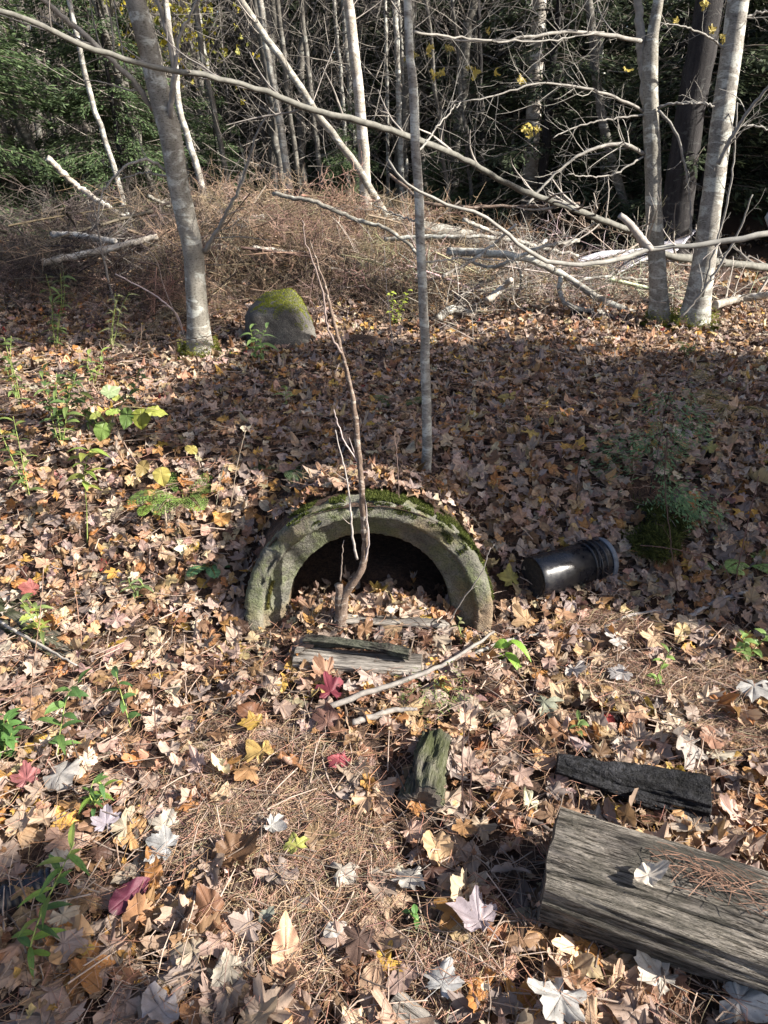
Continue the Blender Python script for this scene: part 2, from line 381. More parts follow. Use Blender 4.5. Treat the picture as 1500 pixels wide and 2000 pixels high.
# ------------------------------------------------------------------ leaf shapes
def ring_mesh(out, rings):
    """fan of rings from the leaf's junction out to its outline"""
    n = len(out); V = [np.zeros((1, 2))]; F3 = []; F4 = []
    for r in rings: V.append(out * r)
    j = np.arange(n - 1); F3 = np.stack([np.zeros(n - 1, int), 1 + j, 2 + j], 1)
    for k in range(len(rings) - 1):
        a = 1 + k * n + j; F4.append(np.stack([a, a + n, a + n + 1, a + 1], 1))
    return np.vstack(V), [F3] + ([np.vstack(F4)] if F4 else [])

def maple_outline(hi, r):
    lob = [(-30, .36), (30, .53), (90, .62), (150, .53), (210, .36)]
    lob = [(a + r.normal(0, 3), l * r.uniform(.88, 1.1)) for a, l in lob]
    prof = [(-23, .70), (-17, .84), (-12, .80), (-6, .92), (0, 1.0), (6, .92), (12, .80), (17, .84), (23, .70)] if hi else [(-19, .78), (0, 1), (19, .78)]
    pts = [(-88, .06, 0), (-68, .24, 0)]
    for k, (a, l) in enumerate(lob):
        w = r.uniform(.85, 1.1)
        for da, f in prof: pts.append((a + da * w, l * f * (1 + (r.normal(0, .035) if da else 0)), 1 if da == 0 else 0))
        if k < 4:
            a2, l2 = lob[k + 1]; pts.append(((a + a2) / 2, min(l, l2) * r.uniform(.68, .88), 0))
    pts += [(248, .24, 0), (268, .06, 0)]; pts.sort(key=lambda q: q[0])
    A = np.radians([p[0] for p in pts]); R = np.array([p[1] for p in pts])
    for _ in range(r.integers(0, 3)):                                     # torn and eaten edges
        c = r.uniform(-.5, 3.6); R = R * (1 - r.uniform(.2, .5) * np.exp(-((A - c) / r.uniform(.08, .3)) ** 2))
    return np.stack([R * np.cos(A), R * np.sin(A)], 1), np.array([p[2] for p in pts], float)
def oval_outline(hi, r):
    n = 25 if hi else 11; t = np.linspace(0, 1, n); w = r.uniform(.24, .34)
    s = np.sin(math.pi * t ** .8) ** .85; saw = 1 + (0.06 * (np.arange(n) % 2) if hi else 0)
    right = np.stack([w * s * saw, t * .95 - .02], 1); left = right[::-1][1:-1] * [-1, 1]
    o = np.vstack([right, left, right[:1] * [-1, 1]]); o = o - [0, .35]
    a = np.zeros(len(o)); a[n - 1] = 1; a[0] = 1; a[-1] = 1
    return o, a
def leaf_proto(kind, hi, r, curl=1.0):
    out, ax = (maple_outline if kind == 'maple' else oval_outline)(hi, r)
    rings = [.3, .6, .84, 1.0] if hi else [.55, 1.0]
    V2, F = ring_mesh(out, rings); aux = np.concatenate([[1]] + [ax] * len(rings)); rr = np.concatenate([[0]] + [np.full(len(out), q) for q in rings])
    x, y = V2[:, 0], V2[:, 1]; th = np.arctan2(y, x); rad = np.hypot(x, y)
    k = r.normal(0, 1.0, 3) * curl; ph = r.uniform(0, 6.28, 3)
    z = k[0] * 0.75 * x * x + k[1] * 0.55 * y * y + k[2] * 0.6 * x * y
    z += curl * 0.10 * rad * np.sin(3 * th + ph[0]) + curl * 0.10 * rr ** 2 * np.sin(5 * th + ph[1]) * .6 + curl * 0.05 * rr ** 3 * np.sin(9 * th + ph[2])
    z -= 0.035 * aux * (rad > .05) * curl                                 # ribs lie low, the blade puffs up between them
    if r.random() < 0.45 * curl:                                          # one side rolled over
        s0 = r.uniform(.08, .2); d = r.uniform(0, 6.28); u = x * math.cos(d) + y * math.sin(d) - s0; w = np.maximum(u, 0)
        R_ = r.uniform(.08, .2); sg = r.choice([-1, 1], p=[.3, .7]); nu = np.where(u > 0, R_ * np.sin(w / R_), u)
        x = x + (nu - u) * math.cos(d); y = y + (nu - u) * math.sin(d); z = z + sg * np.where(u > 0, R_ * (1 - np.cos(w / R_)), 0)
    return np.stack([x, y, z], 1), F, aux
def petiole(V, F, aux, r, L=0.45):
    a = r.uniform(-.5, .5); P = np.array([[0, 0, 0], [math.sin(a) * L * .5, -L * .5, .04], [math.sin(a) * L * 1.2, -L, .12 * r.uniform(-.3, 1)]])
    tv, tq = batch_tubes(P[None], np.array([[.012, .009, .008]]), 3)
    return np.vstack([V, tv]), F + [tq + len(V)], np.concatenate([aux, np.full(len(tv), .0)])

pr = np.random.default_rng(3)
HI = [petiole(*leaf_proto('maple', True, pr, 1.0), pr) for _ in range(26)] + [leaf_proto('oval', True, pr, .9) for _ in range(13)]
LO = [leaf_proto('maple', False, pr, 1.25) for _ in range(18)] + [leaf_proto('oval', False, pr, 1.2) for _ in range(9)]
PAL = np.array([(.45, .335, .235), (.35, .275, .235), (.19, .11, .065), (.37, .19, .07), (.075, .042, .032), (.46, .31, .08), (.58, .50, .39), (.30, .045, .045), (.29, .19, .125), (.36, .22, .11)]) * [1.03, .98, .91]
PW = np.array([.19, .12, .20, .12, .10, .055, .05, .002, .15, .13]); PW /= PW.sum()

def rotm(yaw, tx, ty):
    cy, sy, cx, sx, ca, sa = np.cos(yaw), np.sin(yaw), np.cos(tx), np.sin(tx), np.cos(ty), np.sin(ty); o = np.ones_like(yaw); z = np.zeros_like(yaw)
    def m(*r): return np.stack([np.stack(q, -1) for q in r], -2)
    Z = m((cy, -sy, z), (sy, cy, z), (z, z, o)); X = m((o, z, z), (z, cx, -sx), (z, sx, cx)); Y = m((ca, z, sa), (z, o, z), (-sa, z, ca))
    return X @ Y @ Z
def slope(x, y, e=.05):
    gx = (hgt(x + e, y) - hgt(x - e, y)) / (2 * e); gy = (hgt(x, y + e) - hgt(x, y - e)) / (2 * e)
    return np.arctan(np.clip(gy, -.9, .9)), -np.arctan(np.clip(gx, -.9, .9))
def scatter_leaves(mb, pos, size, protos, tilt=.33, cols=None):
    n = len(pos)
    if n == 0: return
    which = rng.integers(0, len(protos), n)
    if cols is None: cols = PAL[rng.choice(len(PAL), n, p=PW)] * rng.uniform(.7, 1.25, (n, 1)) * (1 + rng.normal(0, .06, (n, 3)))
    cols = np.clip(cols, .01, .8)
    tx, ty = slope(pos[:, 0], pos[:, 1]); R = rotm(rng.uniform(0, 6.28, n), tx + rng.normal(0, tilt, n), ty + rng.normal(0, tilt, n))
    flip = np.where(rng.random(n) < .5, -1.0, 1.0)
    for k, (V, F, aux) in enumerate(protos):
        s = np.where(which == k)[0]
        if len(s) == 0: continue
        Vs = V[None] * size[s, None, None]; Vs = Vs * np.stack([rng.uniform(.62, 1.12, len(s)), rng.uniform(.8, 1.1, len(s)), rng.uniform(.4, 1.3, len(s))], 1)[:, None]
        fl = flip[s]; Vs = Vs * np.stack([fl, np.ones(len(s)), fl], 1)[:, None]
        W = np.einsum('nij,nkj->nki', R[s], Vs) + pos[s, None]; nv = len(V); off = (np.arange(len(s)) * nv)[:, None, None]
        Fs = [(f[None] + off).reshape(-1, f.shape[1]) for f in F]
        mb.add(W.reshape(-1, 3), Fs, np.repeat(cols[s], nv, 0), np.tile(aux, len(s)))

# ================================================================== SETTING
def spaced(a, b, fine0, fine1, fs, grow):
    xs = list(np.arange(fine0, fine1 + 1e-6, fs)); s = fs
    while xs[-1] < b: s *= grow; xs.append(min(xs[-1] + s, b))
    s = fs; lo = []
    x = fine0
    while x > a: s *= grow; x = max(x - s, a); lo.append(x)
    return np.array(lo[::-1] + xs)
gx = spaced(-150, 150, -2.4, 2.4, .025, 1.12); gy = spaced(-60, 260, .2, 4.6, .025, 1.10)
gy = np.sort(np.r_[gy[np.abs(gy - YJ) > .012], YJ - 1e-4, YJ + 1e-4])
XX, YY = np.meshgrid(gx, gy); ZZ = hgt(XX, YY); ny, nx = XX.shape
idx = np.arange(nx * ny).reshape(ny, nx)
q = np.stack([idx[:-1, :-1], idx[:-1, 1:], idx[1:, 1:], idx[1:, :-1]], -1).reshape(-1, 4)
jrow = np.searchsorted(gy, YJ) - 1
ri, ci = np.divmod(np.arange(len(q)), nx - 1)
xc = (gx[ci] + gx[ci + 1]) / 2
q = q[~((ri == jrow) & (np.abs(xc - PX) < PR - .015))]
mb = MB(); mb.add(np.stack([XX.ravel(), YY.ravel(), ZZ.ravel()], 1), q)
fx = np.linspace(PX - .40, PX + .40, 30); fy = np.linspace(YJ - 2e-4, YJ + 2.2, 60); FX, FY = np.meshgrid(fx, fy)
fi = np.arange(FX.size).reshape(FX.shape)
mb.add(np.stack([FX.ravel(), FY.ravel(), floor_z(FX, FY).ravel()], 1), np.stack([fi[:-1, :-1], fi[:-1, 1:], fi[1:, 1:], fi[1:, :-1]], -1).reshape(-1, 4))
tag(mb.build('ground', M['soil']), 'brown forest floor rising in a low bank over the pipe', 'ground', kind='structure')

# ================================================================== THE PIPE
pipe = empty('concrete_pipe', (PX, PYF, 0), 'round mossy concrete culvert pipe half buried in the leafy bank', 'pipe')
PM = Matrix.Translation((PX, PYF, PZC)) @ Matrix.Rotation(math.radians(-9.0), 4, 'X')
def lathe(prof, nseg, M4, noise=0.0, nsc=9, a0=0.0, seedk=0, chips=0.0):
    """profile of (distance along axis, radius), axis = local +Y"""
    th = np.linspace(0, 2 * math.pi, nseg, endpoint=False) + a0; pa = np.array(prof); k = len(pa)
    A, T = np.meshgrid(pa[:, 0], th, indexing='ij'); Rr = np.meshgrid(pa[:, 1], th, indexing='ij')[0]
    if noise:
        Rr = Rr + noise * (vnoise(T * 6, A * 12, nsc / 4, 5 + seedk) + .6 * vnoise(T * 6, A * 30, nsc, 6 + seedk)) * 2
        chip = np.maximum(0, vnoise(T * 13, T * 0 + Rr * 20, 1.0, 77) - .2) * .06 * np.exp(-(A / .03) ** 2) * (Rr > .40); Rr = Rr - chip; A = A + chip * .7
        A = A + noise * .8 * vnoise(T * 8, Rr * 20, nsc / 2, 9 + seedk) * 2 * (A < .5)
    V = np.stack([Rr * np.cos(T), A, Rr * np.sin(T)], -1).reshape(-1, 3)
    M3 = np.array(M4.to_3x3()); V = V @ M3.T + np.array(M4.translation)
    i = np.arange(k * nseg).reshape(k, nseg)
    Q = np.stack([i[:-1], i[1:], np.roll(i[1:], -1, 1), np.roll(i[:-1], -1, 1)], -1).reshape(-1, 4)
    return V, Q
def dens(prof, step):
    out = [prof[0]]
    for a, b in zip(prof[:-1], prof[1:]):
        n = max(1, int(math.hypot(b[0] - a[0], b[1] - a[1]) / step))
        for k in range(1, n + 1): out.append((a[0] + (b[0] - a[0]) * k / n, a[1] + (b[1] - a[1]) * k / n))
    return out
bell = dens([(.42, .352), (.34, .44), (.03, .447), (.010, .445), (.002, .436), (.0, .425), (.0, .396), (.002, .389), (.008, .383), (.034, .380), (.040, .362), (.072, .318), (.080, .304), (.088, .298), (.14, .298)], .006)
mb = MB(); V, Q = lathe(bell, 320, PM, .0028, 16); mb.add(V, Q); mb.build('bell_end', M['concrete'], pipe)
barrel = dens([(.139, .2985), (2.6, .2985)], .1); mb = MB(); V, Q = lathe(barrel, 96, PM, 0); mb.add(V, Q)
V, Q = lathe(dens([(.41, .353), (2.6, .353)], .1), 96, PM, 0); mb.add(V, Q); mb.build('barrel', M['concrete'], pipe)

def moss_blades(mb, pts, nrm, L=.012, w=.0025, c0=(.10, .15, .025), c1=(.30, .36, .06), lean=.6):
    """tiny upright shoots growing out of a surface"""
    n = len(pts); d = nrm + rng.normal(0, lean, (n, 3)); d /= np.linalg.norm(d, axis=1, keepdims=True) + 1e-9
    s = np.cross(d, rng.normal(0, 1, (n, 3))); s /= np.linalg.norm(s, axis=1, keepdims=True) + 1e-9
    l = L * rng.uniform(.5, 1.3, (n, 1)); V = np.stack([pts - s * w, pts + s * w, pts + d * l], 1).reshape(-1, 3)
    f = rng.uniform(0, 1, (n, 1)); c = np.array(c0) * (1 - f) + np.array(c1) * f
    mb.add(V, np.arange(3 * n).reshape(n, 3), np.repeat(c, 3, 0))
def ring_pts(n, a_lo, a_hi, ax_lo, ax_hi, r, thr, inner=False, seed=0):
    a = np.radians(rng.uniform(a_lo, a_hi, n)); y = rng.uniform(ax_lo, ax_hi, n)
    k = vnoise(a * 6, y * 18, 1.2, 20 + seed) > thr; a = a[k]; y = y[k]
    rr = r + rng.normal(0, .002, len(a)); P = np.stack([rr * np.cos(a), y, rr * np.sin(a)], 1); Nn = np.stack([np.cos(a), 0 * a - .2, np.sin(a)], 1) * (-1 if inner else 1)
    M3 = np.array(PM.to_3x3()); return P @ M3.T + np.array(PM.translation), Nn @ M3.T
mb = MB()
for lo, hi, n, thr, s in ((60, 92, 16000, -.15, 0), (30, 58, 8000, .0, 1), (100, 128, 8000, -.05, 2), (8, 30, 3500, .12, 3)):
    P_, N_ = ring_pts(n, lo, hi, .012, .16, .447, thr, seed=s); moss_blades(mb, P_, N_, .010, .0022, (.035, .048, .015), (.15, .175, .045))
a = np.radians(rng.uniform(38, 125, 9000)); r_ = rng.uniform(.405, .445, 9000); k = vnoise(a * 9, r_ * 30, 1.5, 31) > .08; a = a[k]; r_ = r_[k]
M3 = np.array(PM.to_3x3()); P_ = np.stack([r_ * np.cos(a), 0 * a + .002, r_ * np.sin(a)], 1) @ M3.T + np.array(PM.translation)
moss_blades(mb, P_, np.tile([0, -1, .4], (len(a), 1)), .007, .0018, (.04, .055, .018), (.16, .18, .05))
o = mb.build('moss_patch', M['moss'], pipe)
o['label'] = 'dark green moss along the top of the rim'
mb = MB(); P_, N_ = ring_pts(5000, 158, 176, .03, .10, .367, -.1, True, 5); moss_blades(mb, P_, N_, .008, .002, (.06, .05, .02), (.16, .15, .04))
mb.build('moss_patch', M['moss'], pipe)['label'] = 'brownish moss inside the left of the rim'

# ================================================================== LEAVES, NEEDLES
NP = [(520, 1560, 190, 120), (600, 1740, 150, 170), (1320, 1350, 190, 48), (1430, 1440, 90, 40), (880, 1900, 80, 80), (410, 1480, 70, 50), (1190, 1230, 80, 28), (420, 1640, 110, 70)]
NPw = []
for u, v, a, b in NP:
    c = G(u, v); e1 = G(u + a, v); e2 = G(u, v + b); e3 = G(u, v - b)
    NPw.append((c[0], (e2[1] + e3[1]) / 2, abs(e1[0] - c[0]), abs(e3[1] - e2[1]) / 2))
def needle_density(x, y):
    d = np.zeros_like(x)
    for cx, cy, a, b in NPw: d = np.maximum(d, 1 - ((x - cx) / a) ** 2 - ((y - cy) / b) ** 2)
    return np.clip(d * 1.1 + .9 * vnoise(x, y, 6, 12) + .5 * vnoise(x, y, 17, 13) - .05, 0, 1)
AVOID = []                                                # (x, y, half length, half width, angle) of logs and rocks
def clear(x, y, m=0.0):
    k = np.ones(len(x), bool)
    for cx, cy, a, b, an in AVOID:
        dx, dy = x - cx, y - cy; u = dx * math.cos(an) + dy * math.sin(an); w = -dx * math.sin(an) + dy * math.cos(an)
        k &= (np.abs(u) > a + m) | (np.abs(w) > b + m)
    return k

# ================================================================== WOOD ON THE GROUND
def log_thing(name, p0, p1, r, mat, label, cat, flat=1.0, n=40, sides=28, taper=1.0, ridge=.06, endmat=None, sink=.35, split=False, seed=1, bend=0.0, square=2.2):
    """a log lying on the ground; its own X axis runs along the grain"""
    p0 = np.array(p0, float); p1 = np.array(p1, float); d = p1 - p0; L = np.linalg.norm(d); x = d / L
    y = np.cross([0, 0, 1], x); y /= np.linalg.norm(y); z = np.cross(x, y)
    Mx = Matrix(((x[0], y[0], z[0], p0[0]), (x[1], y[1], z[1], p0[1]), (x[2], y[2], z[2], p0[2]), (0, 0, 0, 1)))
    r_ = np.random.default_rng(seed)
    th = np.linspace(0, 2 * math.pi, sides, endpoint=False); t = np.linspace(0, 1, n); T, A = np.meshgrid(t, th, indexing='ij')
    CA, SA = np.cos(A), np.sin(A); nz = lambda f, tf, sd: vnoise(CA * f + 7, SA * f + T * tf + sd * 3.1, 1, sd)
    crack = -np.maximum(0, .13 - np.abs(nz(7, 1.5, seed + 7))) / .13 * np.clip(.5 + 2.5 * nz(1.5, 5, seed + 8), 0, 1)
    sq = 1 / (np.abs(CA) ** square + np.abs(SA) ** square) ** (1 / square) * (.93 if square > 3 else 1)
    R = r * sq * (1 + (taper - 1) * T) * (1 + ridge * 2.2 * nz(1.6, 2.2, seed) + ridge * 1.2 * nz(4.5, 2.5, seed + 3) + ridge * .5 * nz(12, 12, seed + 4) + ridge * 1.0 * crack)
    if square > 3: R = R - r * .16 * np.exp(-((A - 1.25 - .25 * T) / .045) ** 2) - r * .10 * np.exp(-((A - 2.3 + .1 * np.sin(T * 7)) / .03) ** 2) - r * .10 * np.exp(-((A - 5.6 + .3 * T) / .03) ** 2)
    Y = R * np.cos(A); Z = R * np.sin(A) * flat
    if split: Z = np.where(Z > r * .45 * flat, r * .45 * flat + (Z - r * .45 * flat) * .25 + .05 * r * vnoise(Y * 60, T * 3, 1, seed + 5) * 2, Z)
    X = T * L + (np.isclose(T, 0) + np.isclose(T, 1)) * .012 * vnoise(Y * 30, Z * 30, 1, seed + 6) * min(1, r / .1)
    Z = Z + bend * np.sin(T * math.pi)
    V = np.stack([X, Y, Z], -1).reshape(-1, 3); i = np.arange(n * sides).reshape(n, sides)
    Q = np.stack([i[:-1], i[1:], np.roll(i[1:], -1, 1), np.roll(i[:-1], -1, 1)], -1).reshape(-1, 4)[:, ::-1]
    root = bpy.data.objects.new(name, None); COL.objects.link(root); root.matrix_world = Mx; tag(root, label, cat)
    mb = MB(); mb.add(V, Q); mb.build('trunk_wood', mat, None).parent = root
    for e, row in ((0, 0), (1, n - 1)):
        mb = MB(); ring = V[i[row]]; cen = ring.mean(0); rings = [ring, cen + (ring - cen) * .8 + [(-1 if e == 0 else 1) * .004, 0, 0], cen + (ring - cen) * .4, cen[None] - [(-1 if e == 0 else 1) * .006, 0, 0]]
        VV = np.vstack(rings); j = np.arange(sides); jn = np.roll(j, -1); F4 = [np.stack([a * sides + j, a * sides + jn, (a + 1) * sides + jn, (a + 1) * sides + j], 1) for a in range(2)]
        F3 = np.stack([2 * sides + j, 2 * sides + jn, np.full(sides, 3 * sides)], 1)
        F4 = np.vstack(F4); 
        if e == 0: pass
        else: F4 = F4[:, ::-1]; F3 = F3[:, ::-1]
        mb.add(VV, [F3, F4]); mb.build('cut_end', endmat or M['endgrain'], None, smooth=False).parent = root
    AVOID.append(((p0[0] + p1[0]) / 2, (p0[1] + p1[1]) / 2, L / 2, r * .8, math.atan2(d[1], d[0])))
    return root

g0 = G(1075, 1800) + [0, .075, .10]; g1 = g0 + np.array([1.15, -.44, 0]); g1[2] = float(hgt(g1[0], g1[1])) + .085
big_log = log_thing('log', g0, g1, .128, M['wood'], 'big weathered grey log with a square sawn end at the lower right', 'log', .85, 150, 180, .80, .14, seed=11, square=3.01)
a0 = G(1085, 1515); a1 = G(1375, 1590); a0[2] += .02; a1[2] += .035
log_thing('charred_log', a0, a1, .043, M['wood_char'], 'charred black log lying behind the big grey log', 'log', .9, 90, 80, 1.25, .38, endmat=M['wood_char'], seed=5)
a0 = G(822, 1592); a1 = G(852, 1462); a0[2] += .045; a1[2] += .035
log_thing('mossy_log', a0, a1, .055, M['wood_moss'], 'short mossy green log with its dark end towards the viewer', 'log', .95, 60, 70, .80, .30, seed=8)
a0 = G(578, 1300); a1 = G(822, 1318); a0[2] += .034; a1[2] += .034
log_thing('split_log', a0, a1, .043, M['wood_pale'], 'pale weathered half log lying in front of the pipe mouth', 'log', .85, 80, 70, 1.05, .10, split=True, seed=3)
a0 = G(596, 1252, .055); a1 = G(800, 1280, .078)
log_thing('bark_strip', a0, a1, .021, M['bark_piece'], 'dark scaly bark strip resting on the pale half log', 'bark', .7, 90, 60, .9, .75, seed=9, bend=.012)
a0 = G(655, 1222) + [0, 0, .03]; a1 = G(875, 1232) + [0, 0, .03]; 
log_thing('board', a0, a1, .024, M['wood_pale'], 'narrow pale board just inside the pipe mouth', 'board', .6, 30, 20, 1.0, .05, split=True, seed=14)
a0 = G(800, 1990); a1 = G(740, 1960) ; a1 = a0 + np.array([.12, -.10, 0]); a0[2] += .02; a1[2] += .02
log_thing('wood_chunk', G(765, 1975) + [0, 0, .02], a1, .032, M['wood_pale'], 'grey chunk of wood cut by the bottom edge of the photo', 'wood', .7, 24, 20, 1, .08, split=True, seed=15)
a0 = G(-60, 1160); a1 = G(165, 1285); a0[2] -= .005; a1[2] -= .015
log_thing('rotten_log', a0, a1, .075, M['wood_moss'], 'crumbling grey log sinking into the leaves at the left edge', 'log', .5, 80, 80, .8, .3, seed=17); AVOID.pop()

def stick(name, uv, r, label, col=(.30, .28, .25), dz=.012, mat='twig', n=26, tw=0, cat='stick', lift=None):
    P = np.array([G(u, v, dz) for u, v in uv]); 
    if lift is not None: P[:, 2] += lift
    mb = MB(); path, rr = tube(mb, P, [r, r * .9, r * .5], n, 8, .0012, .05, col)
    if tw:
        T = Twigs(); T.grow(path, r, r * .4, tw, .22, 2, .3, .7, (0, 0, .1)); T.into(mb, col)
    o = mb.build(name, M[mat]); tag(o, label, cat); return recentre(o, P[0])
stick('stick', [(640, 1382), (700, 1360), (790, 1330), (870, 1296), (925, 1262), (965, 1235)], .009, 'long pale stick slanting up to the right below the half log', (.22, .20, .18), .055)
stick('stick', [(688, 1412), (735, 1398), (775, 1388), (815, 1386)], .010, 'short grey stick beneath the long pale stick', (.25, .225, .20), .05)
stick('stick', [(905, 1290), (960, 1262), (1000, 1250), (1080, 1232)], .007, 'thin twig lying right of the pipe mouth', (.30, .28, .25), .03)
stick('stick', [(1330, 1215), (1400, 1175), (1500, 1145)], .009, 'grey stick at the right edge below the bucket', (.33, .31, .30), .02)
stick('stick', [(1180, 1225), (1240, 1200), (1330, 1190)], .006, 'dull thin stick half hidden in leaves under the bucket', (.30, .28, .26), .02)
stick('stick', [(1010, 1590), (1060, 1615), (1110, 1640)], .006, 'dark twig touching the corner of the big grey log', (.10, .08, .07), .03)
stick('stick', [(1130, 680), (1170, 705), (1215, 740)], .012, 'bare stick on the sunlit leaves below the right trees', (.22, .15, .12), .02)
stick('stick', [(0, 1215), (60, 1250), (150, 1300)], .006, 'thin stick along the crumbling log at the left edge', (.35, .32, .28), .06)

# ------------------------------------------------------------------ boulder
bc = G(541, 684); bc[1] += .15
b_root = empty('boulder', tuple(bc), 'grey granite boulder with a cap of bright green moss', 'boulder')
n1, n2 = 60, 90; ph_, th_ = np.meshgrid(np.linspace(0.001, math.pi - .001, n1), np.linspace(0, 2 * math.pi, n2, endpoint=False), indexing='ij')
dirv = np.stack([np.sin(ph_) * np.cos(th_), np.sin(ph_) * np.sin(th_), np.cos(ph_)], -1)
def boulder_r(d):
    rr = np.full(d.shape[:-1], 9.0)
    for nrm, k in (((-.12, -.25, 1), .150), ((1, -.1, .30), .18), ((-.97, -.3, .05), .175), ((.0, -1, .12), .145), ((.75, -.75, .12), .16), ((0, 1, .1), .2), ((.8, -.1, .7), .178), ((-.65, 0, .8), .20), ((0, 0, -1), .2), ((-.6, .8, 0), .2), ((.7, .7, 0), .2)):
        nn = np.array(nrm); nn = nn / np.linalg.norm(nn); dd = np.maximum(d @ nn, 1e-3); rr = -np.log(np.exp(-rr * 50) + np.exp(-(k / dd) * 50)) / 50
    return rr * (1 + .05 * vnoise(d[..., 0] * 4 + d[..., 2] * 3, d[..., 1] * 4, 1, 8) + .03 * vnoise(d[..., 0] * 13, d[..., 2] * 13 + d[..., 1] * 9, 1, 9))
BV = (dirv * boulder_r(dirv)[..., None]) @ np.diag([1.08, .9, 1.05]); BV = BV.reshape(-1, 3) + bc + [0, 0, .09]
i = np.arange(n1 * n2).reshape(n1, n2); mb = MB(); mb.add(BV, np.stack([i[:-1], i[1:], np.roll(i[1:], -1, 1), np.roll(i[:-1], -1, 1)], -1).reshape(-1, 4)); mb.build('rock', M['rock'], b_root)
d = rng.normal(0, 1, (60000, 3)); d /= np.linalg.norm(d, axis=1, keepdims=True); br_ = boulder_r(d); top = d[:, 2] * br_; d = d[(top > .122 - .10 * d[:, 0] * br_ / .1 * .25 + .10 * vnoise(d[:, 0] * 4, d[:, 1] * 4, 1.5, 4) + .03 * rng.normal(0, .4, len(d))) | ((d[:, 0] > .5) & (d[:, 2] > .05) & (vnoise(d[:, 1] * 5, d[:, 2] * 5, 1.5, 3) > .1))]
P_ = (d * boulder_r(d)[:, None]) @ np.diag([1.08, .9, 1.05]) + bc + [0, 0, .09]; mb = MB()
moss_blades(mb, P_ - d * .004, d + [0, 0, .5], .010, .0022, (.15, .18, .02), (.44, .46, .05)); mb.build('moss_cap', M['moss'], b_root)
AVOID.append((bc[0], bc[1], .17, .15, 0))

# ------------------------------------------------------------------ bucket
Ya = G(1048, 1162)[1]; A_ = at(1040, 1128, Ya); B_ = at(1168, 1094, Ya + .12)
ax = B_ - A_; Lb = .325; ax /= np.linalg.norm(ax)
bucket = empty('bucket', tuple(A_), 'black plastic bucket lying on its side right of the pipe', 'bucket')
BM = Matrix.Translation(A_) @ Vector((0, 1, 0)).rotation_difference(Vector(ax)).to_matrix().to_4x4()
rb = .077
mb = MB(); V, Q = lathe([(0.002, rb * .93), (.0, rb * .97), (.004, rb), (.02, rb * 1.005), (.12, rb * 1.025), (.205, rb * 1.04), (.206, rb * 1.0), (.30, rb * 1.05), (.31, rb * 1.0), (.2, rb * .97), (.05, rb * .93), (.02, rb * .9)], 72, BM); mb.add(V, Q); mb.build('body', M['plastic'], bucket)
mb = MB()
for k in range(3):
    y0 = .232 + k * .024; V, Q = lathe([(y0 - .004, rb * 1.03), (y0 - .003, rb * 1.075), (y0 + .003, rb * 1.08), (y0 + .005, rb * 1.03)], 72, BM); mb.add(V, Q)
mb.build('ribbed_collar', M['plastic'], bucket)
mb = MB(); V, Q = lathe([(.306, rb * 1.04), (.306, rb * 1.09), (.311, rb * 1.10), (.323, rb * 1.10), (.326, rb * 1.08), (.326, rb * 1.03), (.30, rb * 1.0)], 72, BM); mb.add(V, Q); mb.build('rim', M['rim'], bucket)
mb = MB(); V, Q = lathe([(.0015, .001), (.004, rb * .5), (.003, rb * .88), (.0, rb * .935)], 60, BM, .0006, 20); mb.add(V, Q); mb.build('base', M['plastic_dirty'], bucket)
mb = MB(); hw = [(BM @ Vector((rb * 1.14 * math.cos(t), .23 + .02 * math.sin(t), rb * 1.14 * math.sin(t)))) for t in np.linspace(.3, 2.8, 10)]
tube(mb, [tuple(h) for h in hw], [.0022], 24, 6, 0, 0, (.02, .02, .02)); mb.build('handle', M['plastic'], bucket)
AVOID.append((A_[0] + ax[0] * .16, A_[1] + ax[1] * .16, .15, .05, math.atan2(ax[1], ax[0])))

# black ribbed pipe half buried at the left edge
a0 = G(-50, 1775); a1 = G(112, 1715); a0[2] -= .02; a1[2] -= .012
d = a1 - a0; Ld = np.linalg.norm(d); DM = Matrix.Translation(a0) @ Vector((0, 1, 0)).rotation_difference(Vector(d / Ld)).to_matrix().to_4x4()
prof = []
for k in range(int(Ld / .016)): y0 = k * .016; prof += [(y0, .047), (y0 + .004, .0505), (y0 + .011, .0505), (y0 + .015, .047)]
prof += [(Ld, .045), (Ld - .05, .043)]
mb = MB(); V, Q = lathe(prof, 40, DM); mb.add(V, Q); o = mb.build('drain_pipe', M['plastic']); tag(o, 'black ribbed plastic pipe poking out of leaves at the left edge', 'pipe'); recentre(o, a0)
AVOID.append(((a0[0] + a1[0]) / 2, (a0[1] + a1[1]) / 2, Ld / 2, .035, math.atan2(d[1], d[0])))

# pale board and reddish mound behind the right trees
def slab(name, P4, th, mat, label, cat):
    P4 = np.array(P4); n = np.cross(P4[1] - P4[0], P4[3] - P4[0]); n /= np.linalg.norm(n); g = 10
    uu, vv = np.meshgrid(np.linspace(0, 1, g * 2), np.linspace(0, 1, g)); S = (P4[0] * ((1 - uu) * (1 - vv))[..., None] + P4[1] * (uu * (1 - vv))[..., None] + P4[2] * (uu * vv)[..., None] + P4[3] * ((1 - uu) * vv)[..., None])
    S = S + n * (.02 * np.sin(uu * 5) + .01 * vnoise(uu * 6, vv * 6, 1, 2))[..., None]; k = S.reshape(-1, 3); m_ = len(k); i = np.arange(m_).reshape(g, g * 2)
    Q = np.stack([i[:-1, :-1], i[:-1, 1:], i[1:, 1:], i[1:, :-1]], -1).reshape(-1, 4); e = np.r_[i[0], i[1:, -1], i[-1, -2::-1], i[-2:0:-1, 0]]; en = np.roll(e, -1)
    mb = MB(); mb.add(np.vstack([k, k - n * th]), [Q, Q[:, ::-1] + m_, np.stack([e, e + m_, en + m_, en], 1)]); o = mb.build(name, M[mat], smooth=False); tag(o, label, cat); return recentre(o, P4.mean(0))
